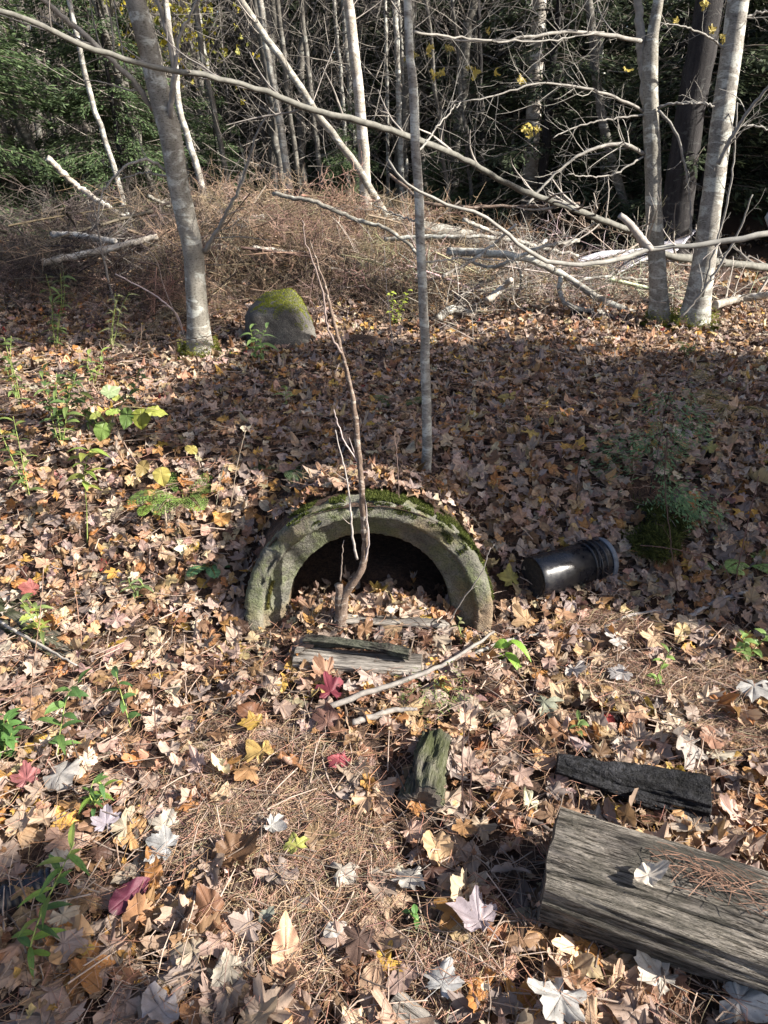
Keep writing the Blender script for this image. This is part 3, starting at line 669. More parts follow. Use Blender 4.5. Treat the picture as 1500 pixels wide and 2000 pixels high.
slab('board', [at(1206, 532, 6.3), at(1320, 482, 6.6), at(1362, 440, 7.6), at(1225, 505, 7.0)], .02, 'board', 'wide pale grey sheet lying behind the right-hand trees', 'board')
slab('board', [at(1130, 512, 6.6), at(1262, 488, 6.9), at(1262, 478, 6.95), at(1130, 504, 6.7)], .02, 'board', 'long thin pale plank beside the wide grey sheet', 'board')
a0 = at(1405, 560, 7.6); a1 = at(1640, 540, 7.9)
log_thing('rotten_log', a0, a1, .26, M['rotten'], 'thick reddish rotten trunk at the right edge behind the trees', 'log', .9, 30, 30, 1.05, .1, seed=21, endmat=M['rotten'])

# ================================================================== NEAR TREES
def ext(P, zt):
    """carry a trunk on above the photo's top edge"""
    P = [np.array(p) for p in P]; d = P[-1] - P[-2]; d /= max(d[2], .1); P.append(P[-1] + d * (zt - P[-1][2]) * .5 + [0, 0, 0]); P.append(P[-1] + d * (zt - P[-1][2]) * 1.0); return P
def trunk_px(uv, Y, base_v=None):
    """trunk following a line of pixels, standing at distance Y"""
    return [at(u, v, Y) for u, v in uv]
def foot(P, k=.12):
    """sink the trunk foot into the ground"""
    p = np.array(P[0]); p[2] = float(hgt(p[0], p[1])) - .06; return [p] + list(P[1:])

def near_tree(name, uv, Y, wpx, mat, label, top=5.5, sides=20, n=60, flare=1.6, extra_stems=(), twn=0, twL=.8, twcol=(.25, .235, .21), cat='tree', branches=(), leaves=(), moss=False, lev=2):
    P = foot(trunk_px(uv, Y)); P = ext(P, top); base = np.array(P[0]); base[2] += .06
    t = empty(name, tuple(base), label, cat); m = mpp(np.array([0, Y, base[2]]))
    mb = MB(); w = np.array(wpx) * m / 2; Ls = np.r_[0, np.cumsum([np.linalg.norm(np.array(P[k + 1]) - P[k]) for k in range(len(P) - 1)])]
    rad = np.interp(np.linspace(0, Ls[-1], n), Ls[:len(w)] if len(w) <= len(Ls) else Ls, w[:len(Ls)]) if len(w) > 1 else np.full(n, w[0])
    rad = rad * (1 + (flare - 1) * np.exp(-np.linspace(0, Ls[-1], n) / (.15))); above = np.linspace(0, 1, n) > .75; rad = np.where(above, rad * np.linspace(1.9, .55, n).clip(0, 1), rad)
    path, _ = tube(mb, P, rad, n, sides, .0015, .022)
    mb.build('trunk', M[mat], t)
    for uvs, Yb, wb in branches:
        T = Twigs(); mbb = MB()
        Yl = Yb if isinstance(Yb, (list, tuple)) else [Yb] * len(uvs)
        bp = [at(u, v, y) for (u, v), y in zip(uvs, np.interp(np.linspace(0, 1, len(uvs)), np.linspace(0, 1, len(Yl)), Yl))]
        r0 = wb[0] * mpp(np.array(bp[0])) / 2; r1 = wb[1] * mpp(np.array(bp[-1])) / 2
        bpth, _ = tube(mbb, bp, [r0, r1], 30, 8, .003, .04, twcol)
        if wb[2]: T.grow(bpth, r0, r1, wb[2], wb[3], lev, .12, .8, (0, 0, .35), (1, .6, 1), .5)
        T.into(mbb, twcol); mbb.build('branch', M['twig'], t)
    if twn:
        T = Twigs(); mbb = MB(); T.grow(path[10:], w[-1] * .5, .006, twn, twL, lev, .25, 1.1, (0, 0, .25)); T.into(mbb, twcol); mbb.build('crown', M['twig'], t)
    if leaves:
        ml = MB(); ps = []; cs = []; sz = []
        for (u, v, Yl, s) in leaves:
            for _ in range(s): ps.append(at(u + rng.normal(0, 9), v + rng.normal(0, 8), Yl + rng.normal(0, .05))); cs.append(np.array([.48, .38, .09]) * rng.uniform(.6, 1.15)); sz.append(rng.uniform(.04, .07))
        n_ = len(ps); which = HI[:8]; ps = np.array(ps); R = rotm(rng.uniform(0, 6.28, n_), rng.normal(1.0, .5, n_), rng.normal(0, .6, n_))
        for k in range(n_):
            V, F, aux = which[k % 8]; ml.add((V * sz[k]) @ R[k].T + ps[k], F, cs[k], aux)
        ml.build('leaves', M['green'], t)
    if moss:
        mm = MB(); nb = 5000; a = rng.uniform(0, 6.28, nb); z = rng.exponential(.026, nb).clip(0, .12); rr = w[0] * flare * (1.0 - z) + .012 + rng.normal(0, .006, nb)
        P_ = np.stack([base[0] + rr * np.cos(a) * (1 + .25 * (z < .03)), base[1] + rr * np.sin(a), base[2] - .02 + z], 1)
        moss_blades(mm, P_, np.stack([np.cos(a), np.sin(a), .6 + 0 * a], 1), .017, .003, (.09, .11, .025), (.32, .34, .07)); mm.build('moss', M['moss'], t)
    AVOID.append((base[0], base[1], w[0], w[0], 0))
    return t, path

def Yof(u, v): return G(u, v)[1]
YL = Yof(390, 694)
near_tree('tree', [(391, 700), (386, 600), (378, 500), (362, 420), (345, 340), (330, 250), (312, 190), (290, 95), (265, 0)], YL, [42, 38, 36, 36, 36, 37, 34, 32, 32, 28, 24], 'bark_grey',
    'grey mottled tree leaning left in front of the brush pile', branches=(
    ([(330, 232), (334, 200), (341, 140), (330, 80), (308, 0), (295, -80)], [YL - .03, YL - .08, YL - .1], (12, 7, 8, .5)),
    ([(341, 140), (352, 70), (385, 0), (400, -60)], YL - .08, (7, 4, 4, .4)),
    ([(398, 492), (430, 440), (470, 360), (500, 270), (530, 210)], [YL, YL - .3], (9, 3, 10, .35)),
    ([(325, 335), (290, 312), (240, 330), (200, 380), (190, 440)], [YL, YL - .2], (7, 2, 10, .35)),
    ([(300, 215), (262, 160), (200, 100), (120, 30), (60, -20)], [YL + .05, YL - .25], (11, 9, 8, .6)),
    ([(330, 345), (280, 338), (235, 350)], YL - .03, (5, 2, 4, .25))), twn=8, moss=True)
YM = Yof(834, 930)
near_tree('young_tree', [(834, 934), (833, 800), (829, 650), (823, 500), (818, 380), (812, 280), (803, 140), (796, 0)], YM, [19, 17.5, 16.5, 16, 15.5, 14.5, 13.5, 12, 10, 8], 'bark_pale',
    'slim pole-straight young tree rising from the bank above the pipe', flare=1.2, branches=(
    ([(820, 435), (790, 425), (755, 412), (730, 400)], [YM, YM + .1], (4, 2, 2, .2)), ([(828, 515), (900, 505), (1000, 510)], [YM, YM + .3], (4, 2, 3, .2)),
    ([(808, 62), (900, 75), (1060, 80), (1180, 62)], [YM, YM + .6], (5, 2, 12, .4)), ([(815, 300), (860, 240), (900, 200)], [YM, YM + .3], (4, 2, 6, .3))), moss=False)
YR1 = Yof(1288, 632); YR2 = Yof(1352, 636)
near_tree('tree', [(1290, 640), (1286, 560), (1278, 430), (1274, 300), (1270, 180), (1272, 90), (1286, 0)], YR1, [37, 32, 29, 27, 26, 25, 16, 12, 9], 'bark_grey',
    'straight grey tree with a forked top, left of the pale leaning tree', flare=1.5, moss=True, twcol=(.25, .235, .21), branches=(
    ([(1264, 200), (1254, 100), (1246, 0), (1240, -80)], [YR1 + .02, YR1 + .05], (22, 14, 0, 0)),
    ([(1258, 300), (1225, 283), (1180, 285), (1120, 310), (1060, 365), (1030, 400)], [YR1, YR1 - .35], (8, 4, 16, .45)),
    ([(1256, 218), (1200, 190), (1130, 170), (1050, 163), (960, 190), (880, 200)], [YR1, YR1 - .6], (6, 2, 22, .5)),
    ([(1254, 80), (1180, 68), (1100, 62), (1000, 78), (900, 78), (810, 60)], [YR1, YR1 - .8], (8, 3, 22, .5)),
    ([(1258, 225), (1180, 235), (1120, 250), (1080, 270)], [YR1, YR1 - .3], (4, 2, 10, .35)),
    ([(1285, 215), (1320, 260), (1340, 340), (1348, 400), (1350, 470)], [YR1 - .05, YR1 - .1], (6, 3, 6, .25)),
    ([(1284, 212), (1310, 203), (1355, 200), (1395, 208)], [YR1 - .05, YR1 - .15], (5, 3, 5, .2)),
    ([(1258, 305), (1200, 340), (1150, 345), (1110, 340)], [YR1, YR1 - .3], (4, 2, 10, .35))),
    leaves=((835, 92, YR1 - .9, 2), (815, 105, YR1 - .8, 2), (880, 95, YR1 - .7, 2), (960, 65, YR1 - .6, 1), (965, 135, YR1 - .6, 1), (852, 140, YR1 - .6, 3), (910, 138, YR1 - .6, 2), (1007, 155, YR1 - .4, 1), (1045, 250, YR1 - .4, 5), (1225, 135, YR1 - .2, 1), (1298, 50, YR1 - .3, 1)))
near_tree('tree', [(1352, 640), (1368, 560), (1384, 440), (1398, 330), (1414, 200), (1428, 100), (1442, 0)], YR2, [52, 43, 39, 37, 35, 34, 32, 28, 24], 'bark_pale',
    'pale grey tree leaning right with sunlit white bark', flare=1.55, moss=True, twcol=(.27, .255, .23), branches=(
    ([(1392, 208), (1372, 202), (1330, 203)], YR2 - .1, (4, 2, 3, .2)),
    ([(1402, 320), (1450, 235), (1500, 170), (1560, 100)], [YR2 - .08, YR2 - .3], (9, 5, 8, .3)),
    ([(1330, 620), (1378, 560), (1440, 460), (1470, 380)], [YR2 - .12, YR2 - .2], (6, 3, 6, .3)),
    ([(1372, 580), (1400, 470), (1428, 360), (1440, 200)], [YR2 - .1, YR2 - .1], (5, 3, 4, .3)),
    ([(1432, 250), (1470, 245), (1530, 262)], YR2 - .1, (4, 3, 4, .3)),
    ([(1420, 100), (1380, 70), (1330, 50), (1290, 45)], [YR2, YR2 - .2], (5, 2, 8, .35)),
    ([(1440, 40), (1480, 25), (1540, 15)], YR2, (5, 3, 5, .3))),
    leaves=((1412, 68, YR2 - .3, 2), (1375, 5, YR2 - .2, 2), (1405, 62, YR2 - .3, 1)))

# sapling growing right in front of the pipe
YS = 2.03; s_base = at(666, 1196, YS)
st = empty('sapling', tuple(s_base), 'crooked dead-topped sapling growing from a stub in the pipe mouth', 'sapling')
mb = MB(); P0 = np.array(s_base); P0[2] -= .07
tube(mb, [P0, at(667, 1176, YS), at(665, 1155, YS), at(661, 1142, YS)], [.030, .021, .021, .014], 16, 16, .0005, .09)
tube(mb, [at(666, 1182, YS), at(674, 1158, YS), at(691, 1136, YS - .005), at(708, 1105, YS), at(714, 1065, YS), at(710, 1020, YS), at(707, 960, YS), at(702, 900, YS), at(692, 800, YS + .02), at(675, 715, YS + .04), at(655, 640, YS + .06), at(640, 575, YS + .08), at(622, 520, YS + .1), at(605, 470, YS + .12)],
     [x * .68 for x in (.028, .0215, .0175, .016, .0155, .0145, .013, .012, .0105, .0095, .008, .006, .0045, .003)], 90, 10, .0012, .07)
mb.build('trunk', M['bark_stem'], st)
mb = MB(); T = Twigs()
p1, _ = tube(mb, [at(698, 1092, YS), at(690, 1060, YS - .01), at(684, 990, YS - .01), at(676, 930, YS), at(662, 870, YS), at(655, 840, YS)], [.005, .003, .0015], 30, 6, .001, 0, (.40, .36, .33))
tube(mb, [at(712, 1100, YS), at(720, 1062, YS - .015), at(718, 1020, YS - .01), at(705, 930, YS), at(682, 855, YS)], [.004, .002, .001], 30, 6, .001, 0, (.42, .36, .34))
tube(mb, [at(668, 690, YS + .04), at(640, 640, YS + .04), at(628, 560, YS + .06), at(600, 480, YS + .08), at(590, 430, YS + .1)], [.004, .003, .0015], 30, 6, .002, 0, (.22, .17, .15))
tube(mb, [at(700, 905, YS), at(672, 860, YS), at(652, 800, YS)], [.003, .0015], 20, 5, .001, 0, (.45, .38, .36))
tube(mb, [at(665, 1135, YS), at(668, 1090, YS - .01), at(672, 1055, YS)], [.003, .0012], 16, 5, .001, 0, (.25, .2, .17))
for c_ in (p1,): T.grow(c_, .004, .002, 5, .12, 1)
T.into(mb, (.4, .34, .31)); mb.build('branches', M['twig'], st)

# leaning pole across the picture
def pole(name, pts, rads, label, col, tw=0, twL=.4, n=80, cat='branch', mat='twig', sides=12, lev=2, bend=(0, 0, .3), twcol=None, twt0=.1):
    mb = MB(); path, rr = tube(mb, pts, rads, n, sides, .0018, .07, col)
    T = Twigs(); T.grow(path, rads[0], rads[-1], tw, twL, lev, twt0, .9, bend, None, .45) if tw else None
    T.into(mb, twcol if twcol is not None else col); o = mb.build(name, M[mat]); tag(o, label, cat); return recentre(o, pts[0])
lean = [at(1560, 535, 5.6), at(1500, 524, 5.4), at(1400, 512, 5.15), at(1310, 500, 4.95), at(1265, 482, 4.8), at(1230, 452, 4.6), at(1120, 408, 4.2), at(1010, 368, 3.9), at(900, 308, 3.6), at(800, 268, 3.4), at(700, 236, 3.2), at(600, 212, 3.05), at(500, 172, 2.95), at(400, 148, 2.85), at(300, 130, 2.75), at(180, 95, 2.65), at(60, 40, 2.55), at(-40, 12, 2.5)]
e0 = np.array(lean[0]) + [1.6, .6, -.1]; e0[2] = float(hgt(e0[0], e0[1])) + .03
pole('leaning_pole', [e0] + lean, [x * .82 for x in (.055, .05, .045, .04, .038, .036, .034, .030, .026, .024, .021, .019, .017, .016, .015, .014, .012, .010, .008)], 'long thin fallen sapling slanting across the view from the right trees to top left', (.155, .15, .13), 46, .5, 160, 'fallen sapling', twcol=(.30, .27, .24))
# tree just outside the right edge whose limb reaches in
tb = np.array([2.35, 1.75, float(hgt(2.35, 1.75))]); nt_ = empty('tree', tuple(tb), 'tree beyond the right edge whose near grey limb reaches into view', 'tree')
mb = MB(); tube(mb, [tb - [0, 0, .05], tb + [.02, 0, 1.2], tb + [.1, .02, 3], tb + [.05, 0, 6]], [.10, .085, .075, .05], 50, 16, .002, .02); mb.build('trunk', M['bark_grey'], nt_)
mb = MB(); T = Twigs(); YN = 1.55
limb = [tb + [.0, 0, 1.25], at(1640, 415, 1.62), at(1500, 455, YN), at(1400, 474, YN), at(1270, 488, YN), at(1195, 510, 1.5), at(1100, 515, 1.46), at(1030, 490, 1.42), at(950, 425, 1.38), at(870, 397, 1.35), at(800, 362, 1.32), at(768, 328, 1.3), at(758, 312, 1.3)]
lp, _ = tube(mb, limb, [.022, .017, .0142, .012, .010, .0085, .0078, .007, .0062, .0052, .004, .003, .002], 90, 10, .001, .05, (.25, .24, .215))
tube(mb, [at(1270, 488, YN), at(1255, 470, YN), at(1228, 435, YN - .01), at(1210, 420, YN - .01)], [.009, .008, .006], 16, 10, .0005, .04, (.34, .31, .28))
T.grow(lp[40:], .006, .002, 3, .12, 1); T.into(mb, (.3, .27, .25)); mb.build('branches', M['twig'], nt_)

# ================================================================== BRUSH PILE
def brush(nb, region, col, Lr=(.5, 1.4), seed=0, side=26, sl=.22, up=.25, zoff=(0, .25)):
    """dead boughs: curved main twig with crooked side twigs that droop and curl"""
    P = []; R = []; P2 = []; R2 = []; C1 = []; C2 = []
    for _ in range(nb):
        x, y = region()
        while vnoise(x, y, 1.5, 50) + .4 * vnoise(x, y, 4, 51) < rng.uniform(-.35, .1): x, y = region()
        z = float(hgt(x, y)) + rng.uniform(*zoff); a = rng.uniform(0, 6.28); L = rng.uniform(*Lr)
        d = np.array([math.cos(a), math.sin(a) * .7, rng.normal(up * .2, .28)]); d /= np.linalg.norm(d); p = np.array([x, y, z]) - d * L * .4; pts = [p.copy()]; c = rng.normal(0, .25, 3)
        for k in range(5): d = d + c / 5 + [0, 0, -.05]; d /= np.linalg.norm(d); p = p + d * L / 5; pts.append(p.copy())
        pts = np.array(pts); pts[:, 2] = np.maximum(pts[:, 2], hgt(pts[:, 0], pts[:, 1]) + .015); P.append(pts); R.append(np.linspace(rng.choice([.0028, .005, .009, .015], p=[.58, .27, .11, .04]) * rng.uniform(.7, 1.3), .0015, 6)); cc = np.array(col) * rng.uniform(.5, 1.5) * (1 + .9 * float(vnoise(x, y, 1.3, 52))) * (1 + rng.normal(0, .07, 3)); C1.append(cc)
        m = side; t = rng.uniform(.05, 1, m) * 4.99; i = t.astype(int); b = pts[i] + (pts[i + 1] - pts[i]) * (t - i)[:, None]; tn = (pts[-1] - pts[0]) / L
        dd = np.cross(tn, rng.normal(0, 1, (m, 3))); dd /= np.linalg.norm(dd, axis=1, keepdims=True); dd = dd * .8 + tn * .6; l = sl * rng.uniform(.3, 1.2, (m, 1)); cur = rng.normal(0, .9, (m, 3)) + [0, 0, -.12]
        q = [b]; 
        for k in range(3): dd = dd + cur * .35; dd /= np.linalg.norm(dd, axis=1, keepdims=True); q.append(q[-1] + dd * l / 3)
        q = np.stack(q, 1); P2.append(q); R2.append(np.tile([.0022, .0018, .0014, .0008], (m, 1))); C2.append(np.tile(cc * 1.1, (m, 1)) * rng.uniform(.7, 1.35, (m, 1)))
        # second order
        m2 = m * 2; s_ = rng.integers(0, m, m2); kk = rng.integers(1, 3, m2); b = q[s_, kk]; dd = rng.normal(0, 1, (m2, 3)); dd /= np.linalg.norm(dd, axis=1, keepdims=True); l = sl * .45 * rng.uniform(.3, 1.2, (m2, 1)); cur = rng.normal(0, 1.0, (m2, 3)); w = [b]
        for k in range(3): dd = dd + cur * .35; dd /= np.linalg.norm(dd, axis=1, keepdims=True); w.append(w[-1] + dd * l / 3)
        P2.append(np.stack(w, 1)); R2.append(np.tile([.0015, .0013, .001, .0007], (m2, 1))); C2.append(np.tile(cc * 1.15, (m2, 1)) * rng.uniform(.7, 1.4, (m2, 1)))
    mb = MB(); V, q = batch_tubes(np.array(P), np.array(R), 4); mb.add(V, q, np.repeat(np.array(C1), 24, 0))
    P2 = np.concatenate(P2); V, q = batch_tubes(P2, np.concatenate(R2), 3); mb.add(V, q, np.clip(np.repeat(np.concatenate(C2), 12, 0), .01, .7)); return mb
def reg_mid():
    return rng.normal(-.45, .95), rng.normal(6.3, .75)
def reg_left():
    return rng.uniform(-5.2, -1.4), rng.normal(5.95, .55)
def reg_front():
    return rng.uniform(-1.9, .35), rng.uniform(4.75, 5.8)
def reg_right():
    return rng.uniform(0.3, 2.4), rng.normal(5.9, .45)
tag(brush(330, reg_mid, (.20, .145, .10), (.4, 1.2), zoff=(.0, .38)).build('brush_heap', M['twig']), 'heap of brown dead conifer twigs behind the boulder', 'brush', kind='stuff')
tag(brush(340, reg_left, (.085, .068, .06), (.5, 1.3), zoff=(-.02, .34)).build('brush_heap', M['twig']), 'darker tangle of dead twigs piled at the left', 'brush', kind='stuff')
tag(brush(140, reg_front, (.18, .125, .09), (.4, .9), side=18, zoff=(0, .12)).build('brush_heap', M['twig']), 'loose dead twigs spilling forward around the boulder', 'brush', kind='stuff')
tag(brush(110, reg_right, (.33, .29, .245), (.5, 1.5), side=12, sl=.34, zoff=(0, .2)).build('brush_heap', M['twig']), 'bleached dead twigs beside the right trees', 'brush', kind='stuff')

LOGS = [([(100, 512), (210, 490), (320, 462)], 5.55, 13, 'bark_birch', 'white birch log lying level in the brush, left of the leaning tree'),
        ([(120, 458), (180, 462), (240, 472)], 5.8, 12, 'bark_birch', 'short white log on top of the left brush'),
        ([(108, 312), (160, 362), (215, 400), (268, 432)], 6.6, 11, 'bark_birch', 'pale pole slanting down out of the conifer into the brush'),
        ([(380, 450), (440, 437), (520, 424)], 6.5, 12, 'bark_birch', 'white log running up to the right behind the leaning tree'),
        ([(385, 478), (430, 488), (475, 486)], 6.2, 10, 'bark_birch', 'short white log just right of the leaning tree'),
        ([(500, 485), (580, 495), (660, 510)], 6.0, 11, 'bark_birch', 'white log under the brown twigs behind the boulder'),
        ([(640, 480), (700, 520), (740, 545)], 5.9, 16, 'bark_dark', 'dark broken log in the middle of the brush heap'),
        ([(715, 425), (820, 448), (960, 480)], 7.2, 34, 'bark_grey', 'thick grey fallen trunk behind the slim young tree'),
        ([(640, 550), (740, 545), (830, 560)], 5.7, 8, 'wood_pale', 'slender pale branch lying across the heap'),
        ([(540, 382), (620, 398), (700, 432), (760, 450), (820, 500)], 5.3, 8, 'bark_grey', 'arching grey branch over the brown twigs'),
        ([(870, 490), (1000, 500), (1080, 530), (1150, 575), (1225, 610)], 5.35, 14, 'bark_pale', 'bent pale branch sweeping down to the foot of the right trees'),
        ([(750, 468), (900, 462), (1010, 470)], 6.0, 8, 'bark_pale', 'bleached branch level behind the slim young tree'),
        ([(850, 620), (880, 600), (920, 612)], 5.0, 15, 'bark_pale', 'knobby white piece of branch on the leaves'),
        ([(945, 585), (975, 560), (990, 545)], 5.1, 12, 'bark_birch', 'stubby pale branch end sticking up'),
        ([(1085, 540), (1086, 575), (1110, 598), (1180, 632)], 5.1, 9, 'bark_pale', 'hooked thin branch left of the forked tree'),
        ([(1110, 605), (1170, 620), (1260, 640)], 5.2, 15, 'bark_dark', 'dark low branch at the foot of the forked tree'),
        ([(1378, 592), (1430, 580), (1492, 572)], 5.15, 15, 'bark_birch', 'clean white log end pointing right beside the pale tree'),
        ([(300, 385), (345, 405), (420, 412)], 6.6, 6, 'bark_grey', 'thin grey branch behind the leaning tree'),
        ([(760, 345), (840, 400), (980, 405), (1120, 400)], 5.0, 6, 'bark_stem', 'dark thin branch level behind the slim young tree'),
        ([(1120, 470), (1040, 485), (960, 520), (900, 505)], 5.2, 7, 'bark_pale', 'thin bleached branch crossing in front of the thick fallen trunk')]
LOGS += [([(860, 540), (930, 500), (1000, 440)], 5.3, 6, 'bark_birch', 'thin white stick slanting up to the right behind the slim tree'),
        ([(905, 560), (960, 540), (1060, 470)], 5.5, 7, 'bark_birch', 'white stick crossing above the stubby branch end'),
        ([(1000, 600), (1010, 540), (990, 480)], 5.4, 5, 'bark_pale', 'upright bleached stick in the right brush'),
        ([(1085, 560), (1150, 540), (1250, 545)], 5.6, 6, 'bark_pale', 'bleached stick low behind the forked tree'),
        ([(900, 430), (1000, 470), (1120, 500)], 6.2, 8, 'bark_pale', 'pale branch dropping right toward the thin plank')]
for uv, Y, w, mt, lb in LOGS:
    pts = [at(u, v, Y + .25 * (k / (len(uv) - 1) - .5) * random.choice((-1, 1))) for k, (u, v) in enumerate(uv)]
    for p in pts: p[1] -= .15; p[2] = max(p[2] + .02, float(hgt(p[0], p[1])) + (.12 if uv[0][0] < 760 and uv[0][1] < 560 else .01))
    r = w * mpp(np.array(pts[0])) / 2
    mb = MB(); path, _ = tube(mb, pts, [r * 1.05, r, r * .85], 36, 12, .004 if w < 12 else .002, .05); root = empty('fallen_branch' if w < 12 else 'log', tuple(pts[0]), lb, 'branch' if w < 12 else 'log')
    mb.build('trunk_wood', M[mt], root)
    T = Twigs(); T.grow(path, r * .6, r * .3, 10, .45, 2, .1, .9, (0, 0, .1)); mb = MB(); T.into(mb, (.30, .27, .235) if mt != 'bark_dark' else (.12, .1, .08)); mb.build('twigs', M['twig'], root)

# ================================================================== BACKGROUND WOOD
def conifer_mesh(H, R, n, base=.08, leafL=.10, leafW=.022, cols=((.035, .07, .03), (.10, .17, .06)), nbr=90, droop=.35, dead=0.0, power=.8):
    """young spruce or hemlock: whorls of drooping boughs carrying flat sprays of short shoots"""
    bz = rng.uniform(base, .99, nbr) * H; ba = rng.uniform(0, 6.28, nbr); bl = R * (1 - bz / H) ** power * rng.uniform(.7, 1.1, nbr) + .08
    w = bl ** 1.7; pick = rng.choice(nbr, n, p=w / w.sum()); t = rng.uniform(.12, 1, n) ** .75; lat = rng.normal(0, .16, n) * bl[pick] * (1.15 - t)
    ca, sa = np.cos(ba[pick]), np.sin(ba[pick]); rad = t * bl[pick]; z = bz[pick] + .12 * rad - droop * rad ** 2 / np.maximum(bl[pick], .2) * .8 + rng.normal(0, .03, n)
    z = z - np.abs(lat) * .25
    P = np.stack([ca * rad - sa * lat, sa * rad + ca * lat, z], 1); out = np.stack([ca, sa, -.35 + 0 * ca], 1); sd = np.stack([-sa, ca, 0 * ca], 1) * np.sign(lat)[:, None]
    d = out + sd * rng.uniform(0, 1.1, (n, 1)) + rng.normal(0, .25, (n, 3)); d /= np.linalg.norm(d, axis=1, keepdims=True); s = np.cross(d, np.array([0, 0, 1]) + rng.normal(0, .4, (n, 3))); s /= np.linalg.norm(s, axis=1, keepdims=True)
    l = leafL * rng.uniform(.5, 1.3, (n, 1)); V = np.stack([P, P + d * l * .5 + s * leafW, P + d * l, P + d * l * .5 - s * leafW], 1).reshape(-1, 3)
    f = rng.uniform(0, 1, (n, 1)); c = np.array(cols[0]) * (1 - f) + np.array(cols[1]) * f
    mb = MB(); mb.add(V, np.arange(4 * n).reshape(n, 4), np.repeat(c, 4, 0))
    tr = MB(); tube(tr, [(0, 0, -.1), (0, 0, H * .5), (0, 0, H)], [.014 * H + .01, .009 * H, .004], 20, 8, .004, .03)
    k = 6; tt = np.linspace(0, 1, k); BP = np.stack([np.cos(ba)[:, None] * tt * bl[:, None], np.sin(ba)[:, None] * tt * bl[:, None], bz[:, None] + .12 * tt * bl[:, None] - droop * .8 * tt ** 2 * bl[:, None]], -1)
    bm = MB(); V, q = batch_tubes(BP, np.tile(np.linspace(.010, .002, k), (nbr, 1)), 3); bm.add(V, q, (.13, .11, .09))
    return mb, tr, bm
def conifer(label, group=None, name='conifer', loc=(0, 0, 0), **kw):
    mb, tr, bm = conifer_mesh(**kw); t = empty(name, (0, 0, 0), label, 'tree', group)
    tr.build('trunk', M['bark_dark'], t); bm.build('branches', M['twig'], t); mb.build('crown', M['foliage'], t, smooth=False); t.location = loc; return t
def gz(x, y): return (x, y, float(hgt(x, y)) - .03)
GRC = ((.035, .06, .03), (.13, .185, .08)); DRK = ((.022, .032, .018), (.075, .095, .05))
c1 = conifer('bushy green hemlock at the left edge', loc=gz(-4.0, 7.6), H=3.8, R=1.5, n=26000, cols=GRC, leafL=.07, leafW=.010, nbr=110)
for x, y, s, rz, lb in ((-2.75, 8.3, .72, 1.3, 'green hemlock standing behind the slanting pale pole'), (-5.2, 8.8, 1.25, 2.2, 'tall green hemlock highest at the left edge'), (-3.4, 9.8, 1.1, 4.0, 'shaded hemlock deeper in, left of the leaning tree'),
                        (-1.9, 9.0, .45, .5, 'small hemlock showing between trunks just right of the leaning tree'), (-.35, 8.9, .42, 2.9, 'low hemlock behind the crest of the brown brush heap'), (.75, 9.3, .4, 2.0, 'low dark hemlock right of the brush heap')):
    c = copy_tree(c1, gz(x, y), rz, s); c['label'] = lb
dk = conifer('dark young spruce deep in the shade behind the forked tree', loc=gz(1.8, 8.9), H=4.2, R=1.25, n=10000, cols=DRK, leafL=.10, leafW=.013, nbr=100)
dgrp = 'dark spruces in the shaded wood'
dk['group'] = dgrp; dk['label'] = 'dark spruce in the shaded wood at the right'
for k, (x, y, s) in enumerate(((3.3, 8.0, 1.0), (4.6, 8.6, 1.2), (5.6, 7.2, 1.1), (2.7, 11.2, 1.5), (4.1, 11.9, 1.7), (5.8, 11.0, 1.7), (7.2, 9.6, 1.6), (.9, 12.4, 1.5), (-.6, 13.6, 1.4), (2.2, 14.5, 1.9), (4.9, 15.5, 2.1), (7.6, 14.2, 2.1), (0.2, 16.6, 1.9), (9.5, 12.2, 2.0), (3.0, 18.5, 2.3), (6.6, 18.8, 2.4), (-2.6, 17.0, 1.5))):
    c = copy_tree(dk, gz(x, y), k * 1.7, s); c['label'] = 'dark spruce in the shaded wood at the right'

